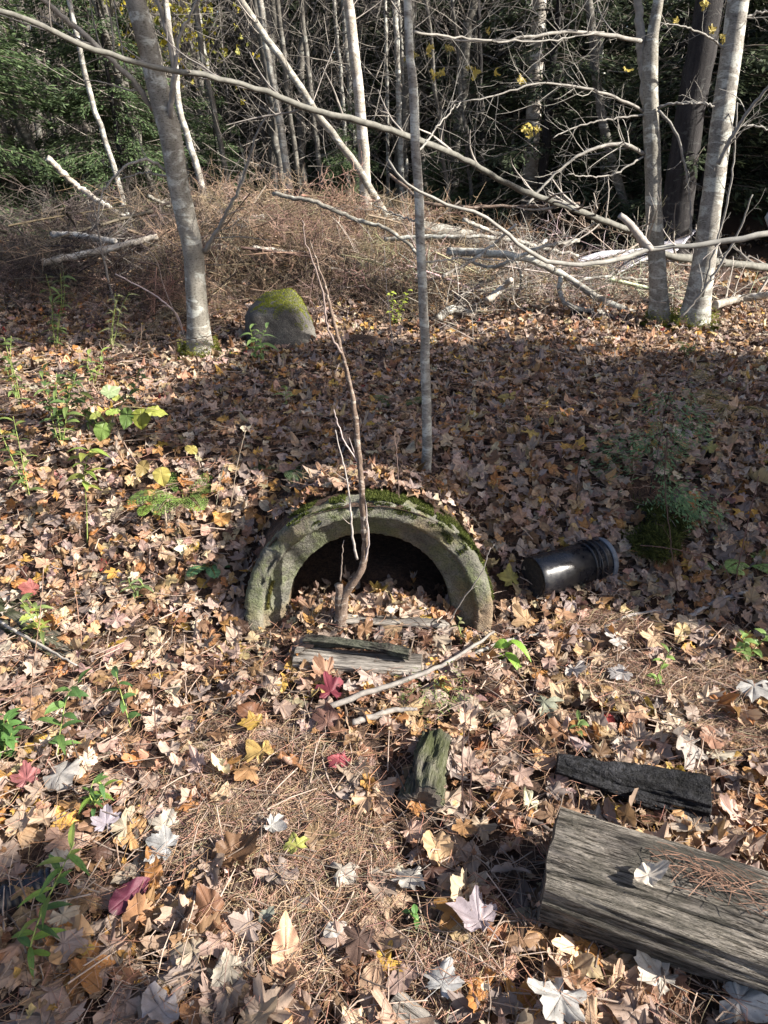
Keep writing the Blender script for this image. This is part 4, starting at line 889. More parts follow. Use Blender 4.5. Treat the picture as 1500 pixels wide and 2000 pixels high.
# trunks one can tell apart: (pixels bottom to top, distance, width, bark, label)
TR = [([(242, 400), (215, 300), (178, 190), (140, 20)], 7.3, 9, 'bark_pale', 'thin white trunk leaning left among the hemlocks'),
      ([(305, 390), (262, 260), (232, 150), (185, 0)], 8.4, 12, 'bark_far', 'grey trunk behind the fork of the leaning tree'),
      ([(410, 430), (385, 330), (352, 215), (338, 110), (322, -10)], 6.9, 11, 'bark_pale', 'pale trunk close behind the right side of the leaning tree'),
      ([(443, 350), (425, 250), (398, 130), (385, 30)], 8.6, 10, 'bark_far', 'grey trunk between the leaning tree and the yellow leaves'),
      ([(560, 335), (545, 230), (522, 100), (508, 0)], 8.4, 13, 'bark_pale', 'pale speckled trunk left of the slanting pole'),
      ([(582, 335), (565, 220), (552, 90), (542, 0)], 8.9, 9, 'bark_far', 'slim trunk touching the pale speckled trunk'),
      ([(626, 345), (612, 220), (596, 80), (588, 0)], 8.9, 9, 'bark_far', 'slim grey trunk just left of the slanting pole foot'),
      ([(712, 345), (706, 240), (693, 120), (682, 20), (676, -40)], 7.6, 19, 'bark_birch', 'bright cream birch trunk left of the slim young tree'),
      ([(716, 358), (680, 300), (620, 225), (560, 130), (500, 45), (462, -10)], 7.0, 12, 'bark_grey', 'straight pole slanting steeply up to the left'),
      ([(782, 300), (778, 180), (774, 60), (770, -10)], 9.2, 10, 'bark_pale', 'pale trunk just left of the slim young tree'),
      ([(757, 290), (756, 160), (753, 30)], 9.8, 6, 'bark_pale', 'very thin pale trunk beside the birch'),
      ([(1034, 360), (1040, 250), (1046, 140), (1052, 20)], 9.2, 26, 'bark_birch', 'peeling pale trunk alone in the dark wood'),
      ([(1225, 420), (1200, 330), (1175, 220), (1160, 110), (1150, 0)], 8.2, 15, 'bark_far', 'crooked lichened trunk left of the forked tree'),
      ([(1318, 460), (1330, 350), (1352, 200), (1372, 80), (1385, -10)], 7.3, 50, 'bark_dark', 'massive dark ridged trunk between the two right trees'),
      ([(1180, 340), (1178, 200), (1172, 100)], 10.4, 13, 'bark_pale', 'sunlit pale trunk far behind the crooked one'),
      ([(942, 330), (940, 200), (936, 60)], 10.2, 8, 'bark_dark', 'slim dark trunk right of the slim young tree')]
for uv, Y, w, mt, lb in TR:
    P = [at(u, v, Y) for u, v in uv]; d = (P[0] - P[1]); d /= abs(d[2]); g = float(hgt(P[0][0], P[0][1])); 
    if P[0][2] > g: P = [P[0] + d * (P[0][2] - g + .05)] + P
    d2 = P[-1] - P[-2]; d2 /= abs(d2[2]); P = P + [P[-1] + d2 * 1.5, P[-1] + d2 * 3.5]
    r = w * mpp(np.array([0, Y, 1.5])) / 2; base = np.array(P[0]); base[2] += .05
    t = empty('tree', tuple(base), lb, 'tree'); mb = MB(); path, _ = tube(mb, P, [r * 1.25, r * 1.1, r, r * .95, r * .85, r * .6], 50, 12, .004, .03); mb.build('trunk', M[mt], t)
    T = Twigs(); T.grow(path, r * .5, r * .25, 16 if w < 30 else 10, .7, 2, .2, 1.1, (0, 0, .2)); mb = MB()
    T.into(mb, (.30, .27, .24) if mt != 'bark_dark' else (.08, .07, .06)); mb.build('crown', M['twig'], t)

# bare saplings: a few shapes, copied
def sapling(H, r, ntw, L, col, label, group, mat, seed, leanx=.0):
    t = empty('bare_sapling', (0, 0, 0), label, 'tree', group); mb = MB()
    path, _ = tube(mb, [(0, 0, -.1), (leanx * .3, .05, H * .3), (leanx * .75, -.03, H * .65), (leanx * 1.2, 0, H)], [r * 1.2, r, r * .7, r * .3], 40, 8, .008, .04); mb.build('trunk', M[mat], t)
    T = Twigs(); T.grow(path, r * .6, r * .2, ntw, L, 2, .1, .95, (0, 0, .25), None, .5); mb = MB(); T.into(mb, col); mb.build('crown', M['twig'], t); return t
GS = 'thin bare saplings packed in the wood behind the brush'
LS_ = 'thin grey bare sapling in the crowded wood behind the brush'
prot = [sapling(5.5, .035, 52, .9, (.17, .15, .13), LS_, GS, 'bark_far', 1, -.8), sapling(6, .028, 60, .8, (.24, .215, .19), LS_, GS, 'bark_pale', 2, -.4), sapling(5, .05, 26, 1.0, (.14, .12, .105), LS_, GS, 'bark_far', 3, .3), sapling(6, .022, 64, .7, (.20, .18, .155), LS_, GS, 'bark_far', 4, -1.1)]
r2 = np.random.default_rng(21); cnt = 0
spots = []
for k in range(110):
    y = r2.uniform(8.4, 20); x = r2.uniform(-.62, .35) * y if k % 3 else r2.uniform(-.3, .62) * y
    spots.append((x, y))
for k, (x, y) in enumerate(spots):
    p = prot[k % 4]
    if k < 4: p.location = gz(x, y); p.rotation_euler = (0, 0, r2.uniform(-.6, .6))
    else: copy_tree(p, gz(x, y), r2.uniform(-.9, .9), r2.uniform(.8, 1.35))
# the far wood, one mass
def far_mass():
    mb = MB(); n = 150000; th = rng.uniform(-.85, .85, n); D = rng.uniform(19, 34, n); x = np.sin(th) * D; y = np.cos(th) * D; z = hgt(x, y) + 11 * rng.random(n) ** 1.1
    k = (vnoise(x, z * 1.0 + y * .3, .55, 41) + .5 * vnoise(x, z, 1.6, 42)) > -.22; x, y, z = x[k], y[k], z[k]; n = len(x)
    P = np.stack([x, y, z], 1); d = rng.normal(0, 1, (n, 3)); d /= np.linalg.norm(d, axis=1, keepdims=True); s = np.cross(d, rng.normal(0, 1, (n, 3))); s /= np.linalg.norm(s, axis=1, keepdims=True)
    l = rng.uniform(.12, .32, (n, 1)); V = np.stack([P - s * l * .5, P + d * l * .5, P + s * l * .5, P - d * l * .5], 1).reshape(-1, 3)
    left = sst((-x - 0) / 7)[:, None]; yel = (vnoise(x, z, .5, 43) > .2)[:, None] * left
    c = np.array([.035, .05, .025]) * (1 - left) + np.array([.12, .15, .06]) * left; c = c * (1 - yel * .6) + np.array([.36, .30, .07]) * yel * .6  # sunlight put into the colour: foliage lighter on the left, darker on the right
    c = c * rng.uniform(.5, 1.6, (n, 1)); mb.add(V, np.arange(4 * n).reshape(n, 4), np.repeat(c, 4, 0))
    m = 800; th = rng.uniform(-.85, .85, m); D = rng.uniform(15, 32, m); x = np.sin(th) * D; y = np.cos(th) * D; z = hgt(x, y); kk = 5; t = np.linspace(0, 1, kk); lx = rng.normal(-.04, .06, m); H = rng.uniform(6, 12, m)
    P = np.stack([x[:, None] + lx[:, None] * H[:, None] * t, y[:, None] + 0 * t, z[:, None] + H[:, None] * t], -1); V, q = batch_tubes(P, rng.uniform(.025, .11, (m, 1)) * np.linspace(1, .4, kk), 5)
    c = np.array([.20, .175, .15]) * rng.uniform(.4, 1.5, (m, 1)); mb.add(V, q, np.repeat(c, kk * 5, 0)); return mb
tag(far_mass().build('far_wood', M['foliage'], smooth=False), 'dense far wood of conifers and bare trunks closing the view', 'forest', kind='stuff')

mb = MB(); n = 6500; y = rng.uniform(8.2, 15.5, n); x = rng.uniform(-.62, .62, n) * y; z = hgt(x, y) + rng.uniform(.5, 4.6, n); P = [np.stack([x, y, z], 1)]; d = rng.normal(0, 1, (n, 3)) * [1, .6, .7] + [0, 0, .35]; d /= np.linalg.norm(d, axis=1, keepdims=True); cv = rng.normal(0, .5, (n, 3)) + [0, 0, .25]; l = rng.uniform(.3, 1.2, (n, 1))
for k in range(5): d = d + cv * .22; d /= np.linalg.norm(d, axis=1, keepdims=True); P.append(P[-1] + d * l / 5)
V, q = batch_tubes(np.stack(P, 1), rng.uniform(.0025, .0065, (n, 1)) * np.linspace(1, .35, 6), 3); mb.add(V, q, np.repeat(np.array([.21, .19, .165]) * rng.uniform(.4, 1.6, (n, 1)), 18, 0))
tag(mb.build('understory_twigs', M['twig']), 'fine tangle of bare grey twigs filling the wood behind the brush', 'twigs', kind='stuff')

# yellow-leaved shrub
yt = empty('shrub', gz(-3.05, 9.4), 'shrub still holding yellow leaves between the trunks at upper left', 'shrub')
mb = MB(); T = Twigs()
for k in range(7): T.grow(np.array([[-3.05, 9.4, .4], [-3.05 + rng.normal(0, .3), 9.4, 1.6], [-2.95 + rng.normal(0, .5), 9.4 + rng.normal(0, .3), 3.4]]), .02, .008, 8, 1.0, 2, .2)
T.into(mb, (.25, .22, .18)); mb.build('branches', M['twig'], yt)
ml = MB(); n = 420; P_ = np.stack([rng.normal(-2.35, .38, n), rng.normal(9.3, .3, n), rng.normal(2.75, .33, n)], 1)
LOY = [LO[k] for k in range(8)]; cols = np.where(rng.random((n, 1)) < .5, np.array([[.62, .50, .05]]), np.array([[.42, .42, .10]])) * rng.uniform(.6, 1.2, (n, 1)); scatter_leaves(ml, P_, rng.uniform(.05, .10, n), LOY, .9, cols); ml.build('leaves', M['green'], yt)

# ================================================================== UNSEEN TREES ADDED OUTSIDE THE FRAME TO CAST SHADE INTO IT
big = conifer('unseen spruce added right of the view to cast shade', 'unseen spruces added for their shade', 'spruce', gz(6.6, 1.47), H=5.7, R=1.2, n=19000, base=.12, cols=GRC, leafL=.26, leafW=.06, nbr=80, droop=.3, power=.22)
SHADE = [(5.2, .62, .60, .48), (12.5, 5.6, 1.3, 1.3), (11.5, 7.6, 1.4, 1.3), (14.5, 9.4, 1.8, 1.6), (12.5, 12.0, 1.8, 1.6)]
for k, (x, y, s, sz) in enumerate(SHADE):
    c = copy_tree(big, gz(x, y), k * 1.3, s); c.scale = (s, s, sz)
    c['label'] = 'unseen spruce added right of the view to cast shade'

thin = conifer('unseen sparse hemlock added right of the viewer for dappled shade', 'unseen hemlocks added for dappled shade', 'hemlock', gz(5.6, -1.50), H=8.0, R=1.1, n=4600, base=.12, cols=GRC, leafL=.28, leafW=.07, nbr=34, droop=.3, power=.5)
for k, (x, y, s) in enumerate(((8.2, -2.6, .9), (7.5, .55, .85))): c = copy_tree(thin, gz(x, y), k * 1.3 + .6, s)
pine = conifer('unseen high-crowned pine added far right to shade the left brush', None, 'pine', gz(8.4, 1.45), H=11.0, R=1.3, n=24000, base=.72, cols=GRC, leafL=.26, leafW=.05, nbr=60, droop=.2, power=.4)

# ================================================================== FERNS, WEEDS, SEEDLINGS
def blade_leaf(mb, p, d, L, w, col, droop=.5, up=(0, 0, 1), aux=0.0, fold=.25, n=7):
    """lance-shaped leaf blade bending over under its own weight"""
    d = np.array(d, float); d /= np.linalg.norm(d); t = np.linspace(0, 1, n); c = np.array(p)[None] + d[None] * (t * L)[:, None] - np.array([0, 0, 1]) * (droop * L * t ** 2)[:, None]
    tan = np.gradient(c, axis=0); s = np.cross(tan, np.array(up) + rng.normal(0, .25, 3)); s /= np.linalg.norm(s, axis=1, keepdims=True) + 1e-9; nn = np.cross(s, tan); nn /= np.linalg.norm(nn, axis=1, keepdims=True) + 1e-9
    ww = w * np.sin(math.pi * (t * .94 + .03) ** .75)[:, None]; V = np.stack([c - s * ww + nn * ww * fold, c, c + s * ww + nn * ww * fold], 1).reshape(-1, 3); i = np.arange(n * 3).reshape(n, 3)
    Q = np.vstack([np.stack([i[:-1, a], i[:-1, a + 1], i[1:, a + 1], i[1:, a]], 1) for a in (0, 1)]); mb.add(V, Q, col, np.tile([0, 1, 0], n) * .8)
GC = [(.20, .32, .06), (.13, .24, .06), (.32, .42, .10), (.10, .20, .07)]
def weed(u, v, H, label, nl=14, L=.07, w=.008, lean=(0, 0), cols=GC, stemcol=(.28, .34, .10), name='weed', top=False, droop=.5, nst=1, cat='weed', g=None, yoff=0):
    b = g if g is not None else G(u, v); t = empty(name, tuple(b), label, cat); ms = MB(); ml = MB()
    for s in range(nst):
        ln = np.array([lean[0] + rng.normal(0, .1 + .15 * (nst > 1)), lean[1] + rng.normal(0, .1), 1]); P = [b - [0, 0, .01], b + ln * H * .35, b + ln * H * .7 + rng.normal(0, .01, 3), b + ln * H + [lean[0] * H * .3, 0, -abs(lean[0]) * H * .2]]
        path, _ = tube(ms, P, [.0022, .0018, .0008], 20, 5, 0, 0, stemcol)
        for k in range(nl):
            f = (k + .5) / nl; f = .15 + .85 * f if not top else .6 + .4 * f; i = min(int(f * 19), 19); a = k * 2.4 + rng.uniform(-.4, .4)
            blade_leaf(ml, path[i], [math.cos(a), math.sin(a) * .8, rng.uniform(.1, .8)], L * rng.uniform(.6, 1.15), w * rng.uniform(.7, 1.2), np.array(cols[rng.integers(len(cols))]) * rng.uniform(.55, 1.05), droop)
    ms.build('stem', M['twig'], t); ml.build('leaves', M['green'], t); return t
weed(45, 1900, .28, 'tall bright green narrow-leaved weed at the lower left edge', 20, .075, .008, (.25, .25), GC, yoff=0, nst=1)
weed(190, 1600, .13, 'small green weed growing beside the pine needles', 12, .05, .007, (.2, .1), nst=2)
weed(110, 1480, .30, 'broad-leaved green weed leaning right at the left side', 12, .09, .013, (.35, .1), [(.11, .22, .07), (.16, .28, .08)], nst=1)
weed(255, 1420, .22, 'slim green weed with few leaves beside the leaning one', 7, .07, .010, (.05, 0), [(.11, .22, .07)], nst=1)
weed(10, 1480, .16, 'green weed clump cut by the left edge', 12, .07, .010, (.1, 0), [(.12, .25, .07)], nst=3)
weed(95, 1260, .22, 'pale green weed by the crumbling log', 12, .06, .010, (.05, .0), [(.26, .34, .12), (.35, .42, .10)], nst=2)
weed(270, 1170, .10, 'little pale weed left of the pipe', 8, .05, .006, (.1, .0), [(.25, .34, .14)], nst=2)
weed(170, 1060, .42, 'yellow-green willowy weed on a long bare stem', 14, .10, .014, (.12, .1), [(.38, .42, .10), (.26, .36, .08)], top=True)
weed(60, 980, .36, 'willowy weed near the left edge of the bank', 18, .07, .007, (.0, .1), [(.24, .32, .09), (.15, .22, .07)], nst=2)
weed(120, 880, .34, 'leafy dark green weeds on the upper left bank', 20, .08, .010, (.1, .0), [(.12, .2, .07), (.2, .28, .09)], nst=3)
weed(200, 850, .30, 'mixed green weed in the shade of the left bank', 20, .08, .011, (-.1, .0), [(.12, .19, .06), (.28, .34, .1)], nst=3)
weed(40, 800, .35, 'thin weed stems against the left edge', 14, .07, .008, (.0, .0), [(.2, .28, .09)], nst=3)
weed(185, 760, .20, 'bright small weed high on the left bank', 12, .07, .010, (.1, .0), [(.34, .44, .12), (.2, .3, .1)], nst=2)
weed(110, 690, .45, 'tall weed in front of the left brush', 22, .08, .009, (.0, .0), [(.2, .27, .09), (.14, .2, .07)], nst=3)
weed(215, 690, .35, 'grassy weed at the foot of the left brush', 14, .08, .006, (.1, .0), [(.3, .32, .15)], nst=3)
weed(505, 712, .22, 'glossy green sprout in front of the boulder', 12, .10, .013, (.1, .0), [(.28, .42, .14), (.2, .32, .12)], nst=2)
weed(560, 800, .12, 'pale green sprig below the boulder', 8, .07, .012, (.1, .0), [(.32, .40, .14)], nst=1)
weed(1275, 1350, .17, 'small green shoot standing on the needles at the right', 7, .05, .009, (.15, .0), [(.25, .38, .10)], nst=1)
weed(1450, 1290, .14, 'light green sprout at the right edge', 8, .05, .011, (.1, .0), [(.26, .40, .12)], nst=2)
weed(1125, 1440, .08, 'tiny green seedling in the middle leaves', 7, .045, .008, (0, .0), [(.2, .3, .1)], nst=1)
weed(820, 1810, .05, 'tiny green seedling between the bottom leaves', 7, .035, .007, (0, .0), [(.12, .25, .07)], nst=1)
weed(980, 1300, .12, 'bright green toothed plant right of the half log', 6, .085, .017, (.25, .0), [(.30, .52, .08)], nst=1, droop=.7)
weed(900, 1262, .12, 'withered pale sprig at the right foot of the pipe', 7, .04, .008, (0, .0), [(.42, .42, .22)], nst=1)
weed(770, 600, .25, 'yellow-green leaves at the edge of the brush heap', 14, .05, .013, (.1, .0), [(.42, .50, .08)], nst=2, g=G(770, 640))
weed(1340, 700, .10, 'low green plant on the sunlit leaves at the right', 10, .05, .008, (.1, .0), [(.26, .32, .12)], nst=3)
# broad-leaved shrub at left
sb = G(285, 930); sh = empty('seedling', tuple(sb), 'spindly seedling with large yellow-green oval leaves', 'seedling'); ms = MB(); ml = MB(); Ys = sb[1]
path, _ = tube(ms, [sb, at(245, 870, Ys), at(215, 800, Ys - .02), at(175, 745, Ys - .03)], [.003, .002, .001], 24, 5, 0, 0, (.25, .18, .14))
tube(ms, [at(215, 800, Ys), at(255, 795, Ys - .05), at(310, 800, Ys - .05)], [.0015], 12, 4, 0, 0, (.3, .25, .12))
def oval(ml, p, s, col, yaw, tx, ty, k=0):
    V, F, aux = HI[26 + k % 7]; R = rotm(np.array([yaw]), np.array([tx]), np.array([ty]))[0]; ml.add((V * [1.15, 1.0, .6] * s) @ R.T + p, F, col, aux)
for k, (u, v, s, c, yw, tx, ty) in enumerate(((212, 768, .11, (.45, .56, .30), -.9, .7, .1), (218, 805, .08, (.38, .50, .12), -1.2, .5, .2), (248, 812, .12, (.16, .26, .07), 3.0, 1.2, 0), (275, 812, .12, (.30, .34, .06), 3.1, 1.2, .1), (300, 802, .12, (.42, .46, .10), -1.5, .3, .2), (200, 838, .11, (.24, .36, .09), 2.9, 1.1, .2), (188, 810, .07, (.4, .45, .12), 2.2, .8, 0), (228, 778, .06, (.5, .55, .15), .5, .5, 0))):
    oval(ml, at(u, v, Ys - .04), s * .78, np.array(c) * .72, yw, tx, ty, k)
ms.build('stem', M['twig'], sh); ml.build('leaves', M['green'], sh)
sb = G(330, 985); sh = empty('seedling', tuple(sb), 'little seedling with two ragged yellow leaves beside the fern', 'seedling'); ms = MB(); ml = MB(); Ys = sb[1]
tube(ms, [sb, at(322, 950, Ys), at(305, 905, Ys)], [.002, .001], 12, 5, 0, 0, (.3, .22, .15))
for k, (u, v, s, c, yw, tx) in enumerate(((280, 912, .10, (.40, .30, .12), 2.6, 1.2), (315, 925, .11, (.58, .50, .14), 3.3, 1.1), (375, 878, .08, (.50, .42, .12), 1.0, .5))): oval(ml, at(u, v, Ys - .02), s * .8, np.array(c) * .75, yw, tx, .1, k + 2)
ms.build('stem', M['twig'], sh); ml.build('leaves', M['green'], sh)

def fern(u, v, H, nf, label, col=(.14, .22, .05), spread=.6, g=None):
    b = G(u, v); t = empty('fern', tuple(b), label, 'fern')
    for k in range(nf):
        a = rng.uniform(0, 6.28); L = H * rng.uniform(.75, 1.1); d = np.array([math.cos(a) * spread, math.sin(a) * spread, 1.0]); d /= np.linalg.norm(d); ml = MB(); n = 18; pts = []
        p = b.copy(); dd = d.copy()
        for i in range(n): pts.append(p.copy()); dd = dd + np.array([math.cos(a) * .05, math.sin(a) * .05, -.055 * (1 + i * .05)]); dd /= np.linalg.norm(dd); p = p + dd * L / n
        pts = np.array(pts); tube(ml, pts, [.0016, .0006], n, 4, 0, 0, (.25, .26, .08)); sd = np.array([-math.sin(a), math.cos(a), 0])
        for i in range(4, n):
            f = (i - 4) / (n - 4); l = L * .26 * math.sin(math.pi * (f * .85 + .15)) ** .8
            for s in (-1, 1):
                tn = pts[min(i + 1, n - 1)] - pts[i - 1]; tn /= np.linalg.norm(tn); dl = sd * s + tn * .35; cc = np.array(col) * rng.uniform(.75, 1.35)
                m = 7
                for j in range(1, m):
                    q = pts[i] + dl * l * j / m - np.array([0, 0, .15 * l * (j / m) ** 2])
                    for s2 in (-1, 1): blade_leaf(ml, q, tn * s2 + dl * .5, l * .20 * (1.15 - j / m) + .003, .0022, cc, .1, n=3)
        ml.build('frond', M['foliage'], t)
    return t
fern(360, 985, .24, 7, 'feathery yellow-green fern on the left bank'); fern(300, 990, .15, 4, 'small low fern left of the feathery one', (.2, .28, .06), .9)
fern(560, 925, .18, 5, 'dull green fern in the shade above the pipe', (.10, .15, .07), .9)
fern(1460, 1110, .18, 5, 'light green fern at the right edge beyond the bucket', (.28, .40, .12)); fern(1400, 1120, .11, 3, 'small pale fern frond lit by the sun near the bucket', (.40, .52, .20))
fern(1430, 800, .30, 6, 'brown dying fern at the right of the bank', (.36, .27, .12), 1.1); fern(1400, 740, .26, 5, 'straw-coloured fern beyond the dying one', (.40, .32, .16), 1.2); fern(780, 800, .2, 4, 'faint green fern left of the slim young tree', (.12, .17, .07), .9)
fern(410, 1110, .10, 4, 'tiny dark fern left of the pipe rim', (.10, .2, .09), .9)
fern(450, 700, .16, 3, 'small green fern near the leaning tree', (.12, .2, .06), .9)

# moss mound with a hemlock seedling on it
mc = G(1290, 1030); mm = empty('mossy_stump', tuple(mc), 'low moss-covered stump on the right bank', 'stump')
def blob(n1, n2, sx, sy, sz, c, seed):
    p, t = np.meshgrid(np.linspace(.001, math.pi - .001, n1), np.linspace(0, 2 * math.pi, n2, endpoint=False), indexing='ij'); d = np.stack([np.sin(p) * np.cos(t), np.sin(p) * np.sin(t), np.cos(p)], -1)
    rr = 1 + .9 * vnoise(d[..., 0] * 2 + 5, d[..., 1] * 2 + d[..., 2] * 2, 1.3, seed) + .5 * vnoise(d[..., 0] * 5, d[..., 2] * 5 + d[..., 1] * 4, 1.2, seed + 1); V = (d * rr[..., None] * [sx, sy, sz]).reshape(-1, 3) + c; i = np.arange(n1 * n2).reshape(n1, n2)
    return V, np.stack([i[:-1], i[1:], np.roll(i[1:], -1, 1), np.roll(i[:-1], -1, 1)], -1).reshape(-1, 4), d.reshape(-1, 3)
mb = MB(); mo = MB()
for bi, (sx, sy, sz, ox, oy, oz) in enumerate(((.085, .10, .06, -.02, .06, .0), (.06, .06, .04, .08, .0, -.02), (.07, .06, .035, -.06, -.06, -.03), (.06, .06, .035, .13, .09, .0), (.045, .05, .04, -.03, -.12, -.03))):
    V, Q, D_ = blob(40, 60, sx, sy, sz, mc + [ox, oy, oz], 3 + bi * 7); mb.add(V, Q); k = rng.integers(0, len(V), 11000); k = k[D_[k, 2] > -.3]; k = k[vnoise(V[k, 0] * 14, V[k, 2] * 14 + V[k, 1] * 11, 1, 6) > -.16]
    moss_blades(mo, V[k] + rng.normal(0, .012, (len(k), 3)), D_[k] + [0, -.2, .2], .028, .0020, (.03, .038, .014), (.14, .155, .045), 1.4)
mb.build('wood', M['bark_piece'], mm); mo.build('moss', M['moss'], mm)
AVOID.append((mc[0], mc[1] + .05, .10, .13, 0))
hb = mc + [-.02, .12, .05]; hs = conifer('soft green hemlock seedling rising behind the mossy stump', None, 'hemlock_seedling', tuple(hb), H=.46, R=.26, n=2600, base=.12, cols=((.07, .13, .06), (.20, .30, .13)), leafL=.022, leafW=.003, nbr=26, droop=.15)
for c in hs.children:
    if c.name.startswith('trunk'): c.scale = (.25, .25, 1)
    if c.name.startswith('branches'): pass
ps = G(845, 1378); hs2 = conifer('tiny conifer seedling in front of the pale stick', None, 'conifer_seedling', tuple(ps), H=.10, R=.035, n=420, base=.08, cols=((.10, .15, .04), (.26, .32, .10)), leafL=.018, leafW=.0012, nbr=16, droop=.0)
for c in list(hs2.children):
    if c.name.startswith('trunk'): c.scale = (.12, .12, 1)
    if c.name.startswith('branches'): bpy.data.objects.remove(c)
for c in list(hs.children):
    if c.name.startswith('branches'): bpy.data.objects.remove(c)

# dry stalks
def stalk(uv, label, r=.0016, col=(.38, .26, .2), tw=0, name='dry_stalk', twL=.1):
    b = G(*uv[0]); P = [b] + [at(u, v, b[1] - .02) for u, v in uv[1:]]; mb = MB(); path, _ = tube(mb, P, [r, r * .6], 24, 5, .001, 0, col)
    if tw: T = Twigs(); T.grow(path, r, r * .5, tw, twL, 2, .3, .6, (0, 0, .3)); T.into(mb, col)
    o = mb.build(name, M['twig']); tag(o, label, 'stalk'); recentre(o, P[0])
stalk([(872, 1225), (905, 1170), (940, 1120), (958, 1070)], 'thin curved twig leaning against the right side of the pipe', .0028, (.30, .27, .24), 2)
stalk([(1325, 1170), (1310, 1060), (1300, 960), (1302, 850)], 'bare dark shoot rising past the mossy stump', .0025, (.10, .07, .06), 4)
stalk([(1432, 1155), (1452, 1060), (1470, 980), (1482, 930)], 'reddish bare shoot near the right edge', .0025, (.14, .08, .07), 6, twL=.16)
stalk([(1432, 1155), (1415, 1110), (1370, 1085), (1300, 1070), (1250, 1065)], 'arching bare runner over the sunlit leaves at the right', .0025, (.12, .07, .06), 0)
stalk([(163, 1275), (150, 1180), (143, 1080)], 'straight reddish stalk left of the weeds', .0018, (.40, .24, .17))
stalk([(60, 1420), (62, 1330), (78, 1200), (85, 1110)], 'thin brown stalk over the crumbling log', .0018, (.34, .22, .16))
stalk([(365, 1385), (362, 1310), (360, 1240)], 'short straw stalk among the middle-left leaves', .0015, (.55, .42, .34))
stalk([(308, 1470), (300, 1360), (290, 1250), (285, 1240)], 'dark seedy stalk left of the pipe', .002, (.16, .10, .08))
stalk([(905, 1600), (903, 1480), (908, 1400), (905, 1330)], 'thin dark stem right of the mossy log', .002, (.14, .09, .08), 2)
stalk([(915, 1600), (920, 1520), (915, 1440), (925, 1380)], 'second thin dark stem crossing behind the first', .0015, (.14, .09, .08), 1)
stalk([(448, 1000), (465, 900), (480, 840)], 'pale straw stalk above the left of the pipe', .0015, (.5, .4, .3))
stalk([(422, 990), (430, 940), (438, 905)], 'little pale stalk with tiny leaves above the pipe', .0015, (.45, .42, .3), 4, twL=.03)
stalk([(325, 1045), (324, 1015), (322, 988)], 'short cut stub standing on the left bank', .006, (.34, .27, .2))
stalk([(770, 700), (755, 560), (750, 480)], 'slender twig in front of the brush heap', .003, (.4, .34, .3), 5, twL=.2)
stalk([(360, 660), (345, 615), (300, 575), (225, 535)], 'arching pale whip at the foot of the leaning tree', .006, (.45, .36, .34), 2)
stalk([(370, 680), (345, 620), (320, 560), (300, 500), (230, 440)], 'long thin whip crossing the left brush', .003, (.36, .28, .24), 4)
stalk([(1125, 1000), (1128, 950), (1132, 900)], 'cluster of dark seed stalks on the right bank', .002, (.08, .06, .05), 5, twL=.08)
stalk([(780, 980), (776, 900), (770, 850)], 'thin stem above the top of the pipe', .0015, (.2, .14, .12), 2)
stalk([(235, 620), (215, 560), (196, 470), (180, 380)], 'slim upright sapling stem in the left brush', .009, (.26, .23, .20), 14, twL=.4)
stalk([(1050, 620), (1005, 590), (1000, 520), (960, 470)], 'bleached twig arching beside the hooked branch', .004, (.5, .46, .4), 8, twL=.25)
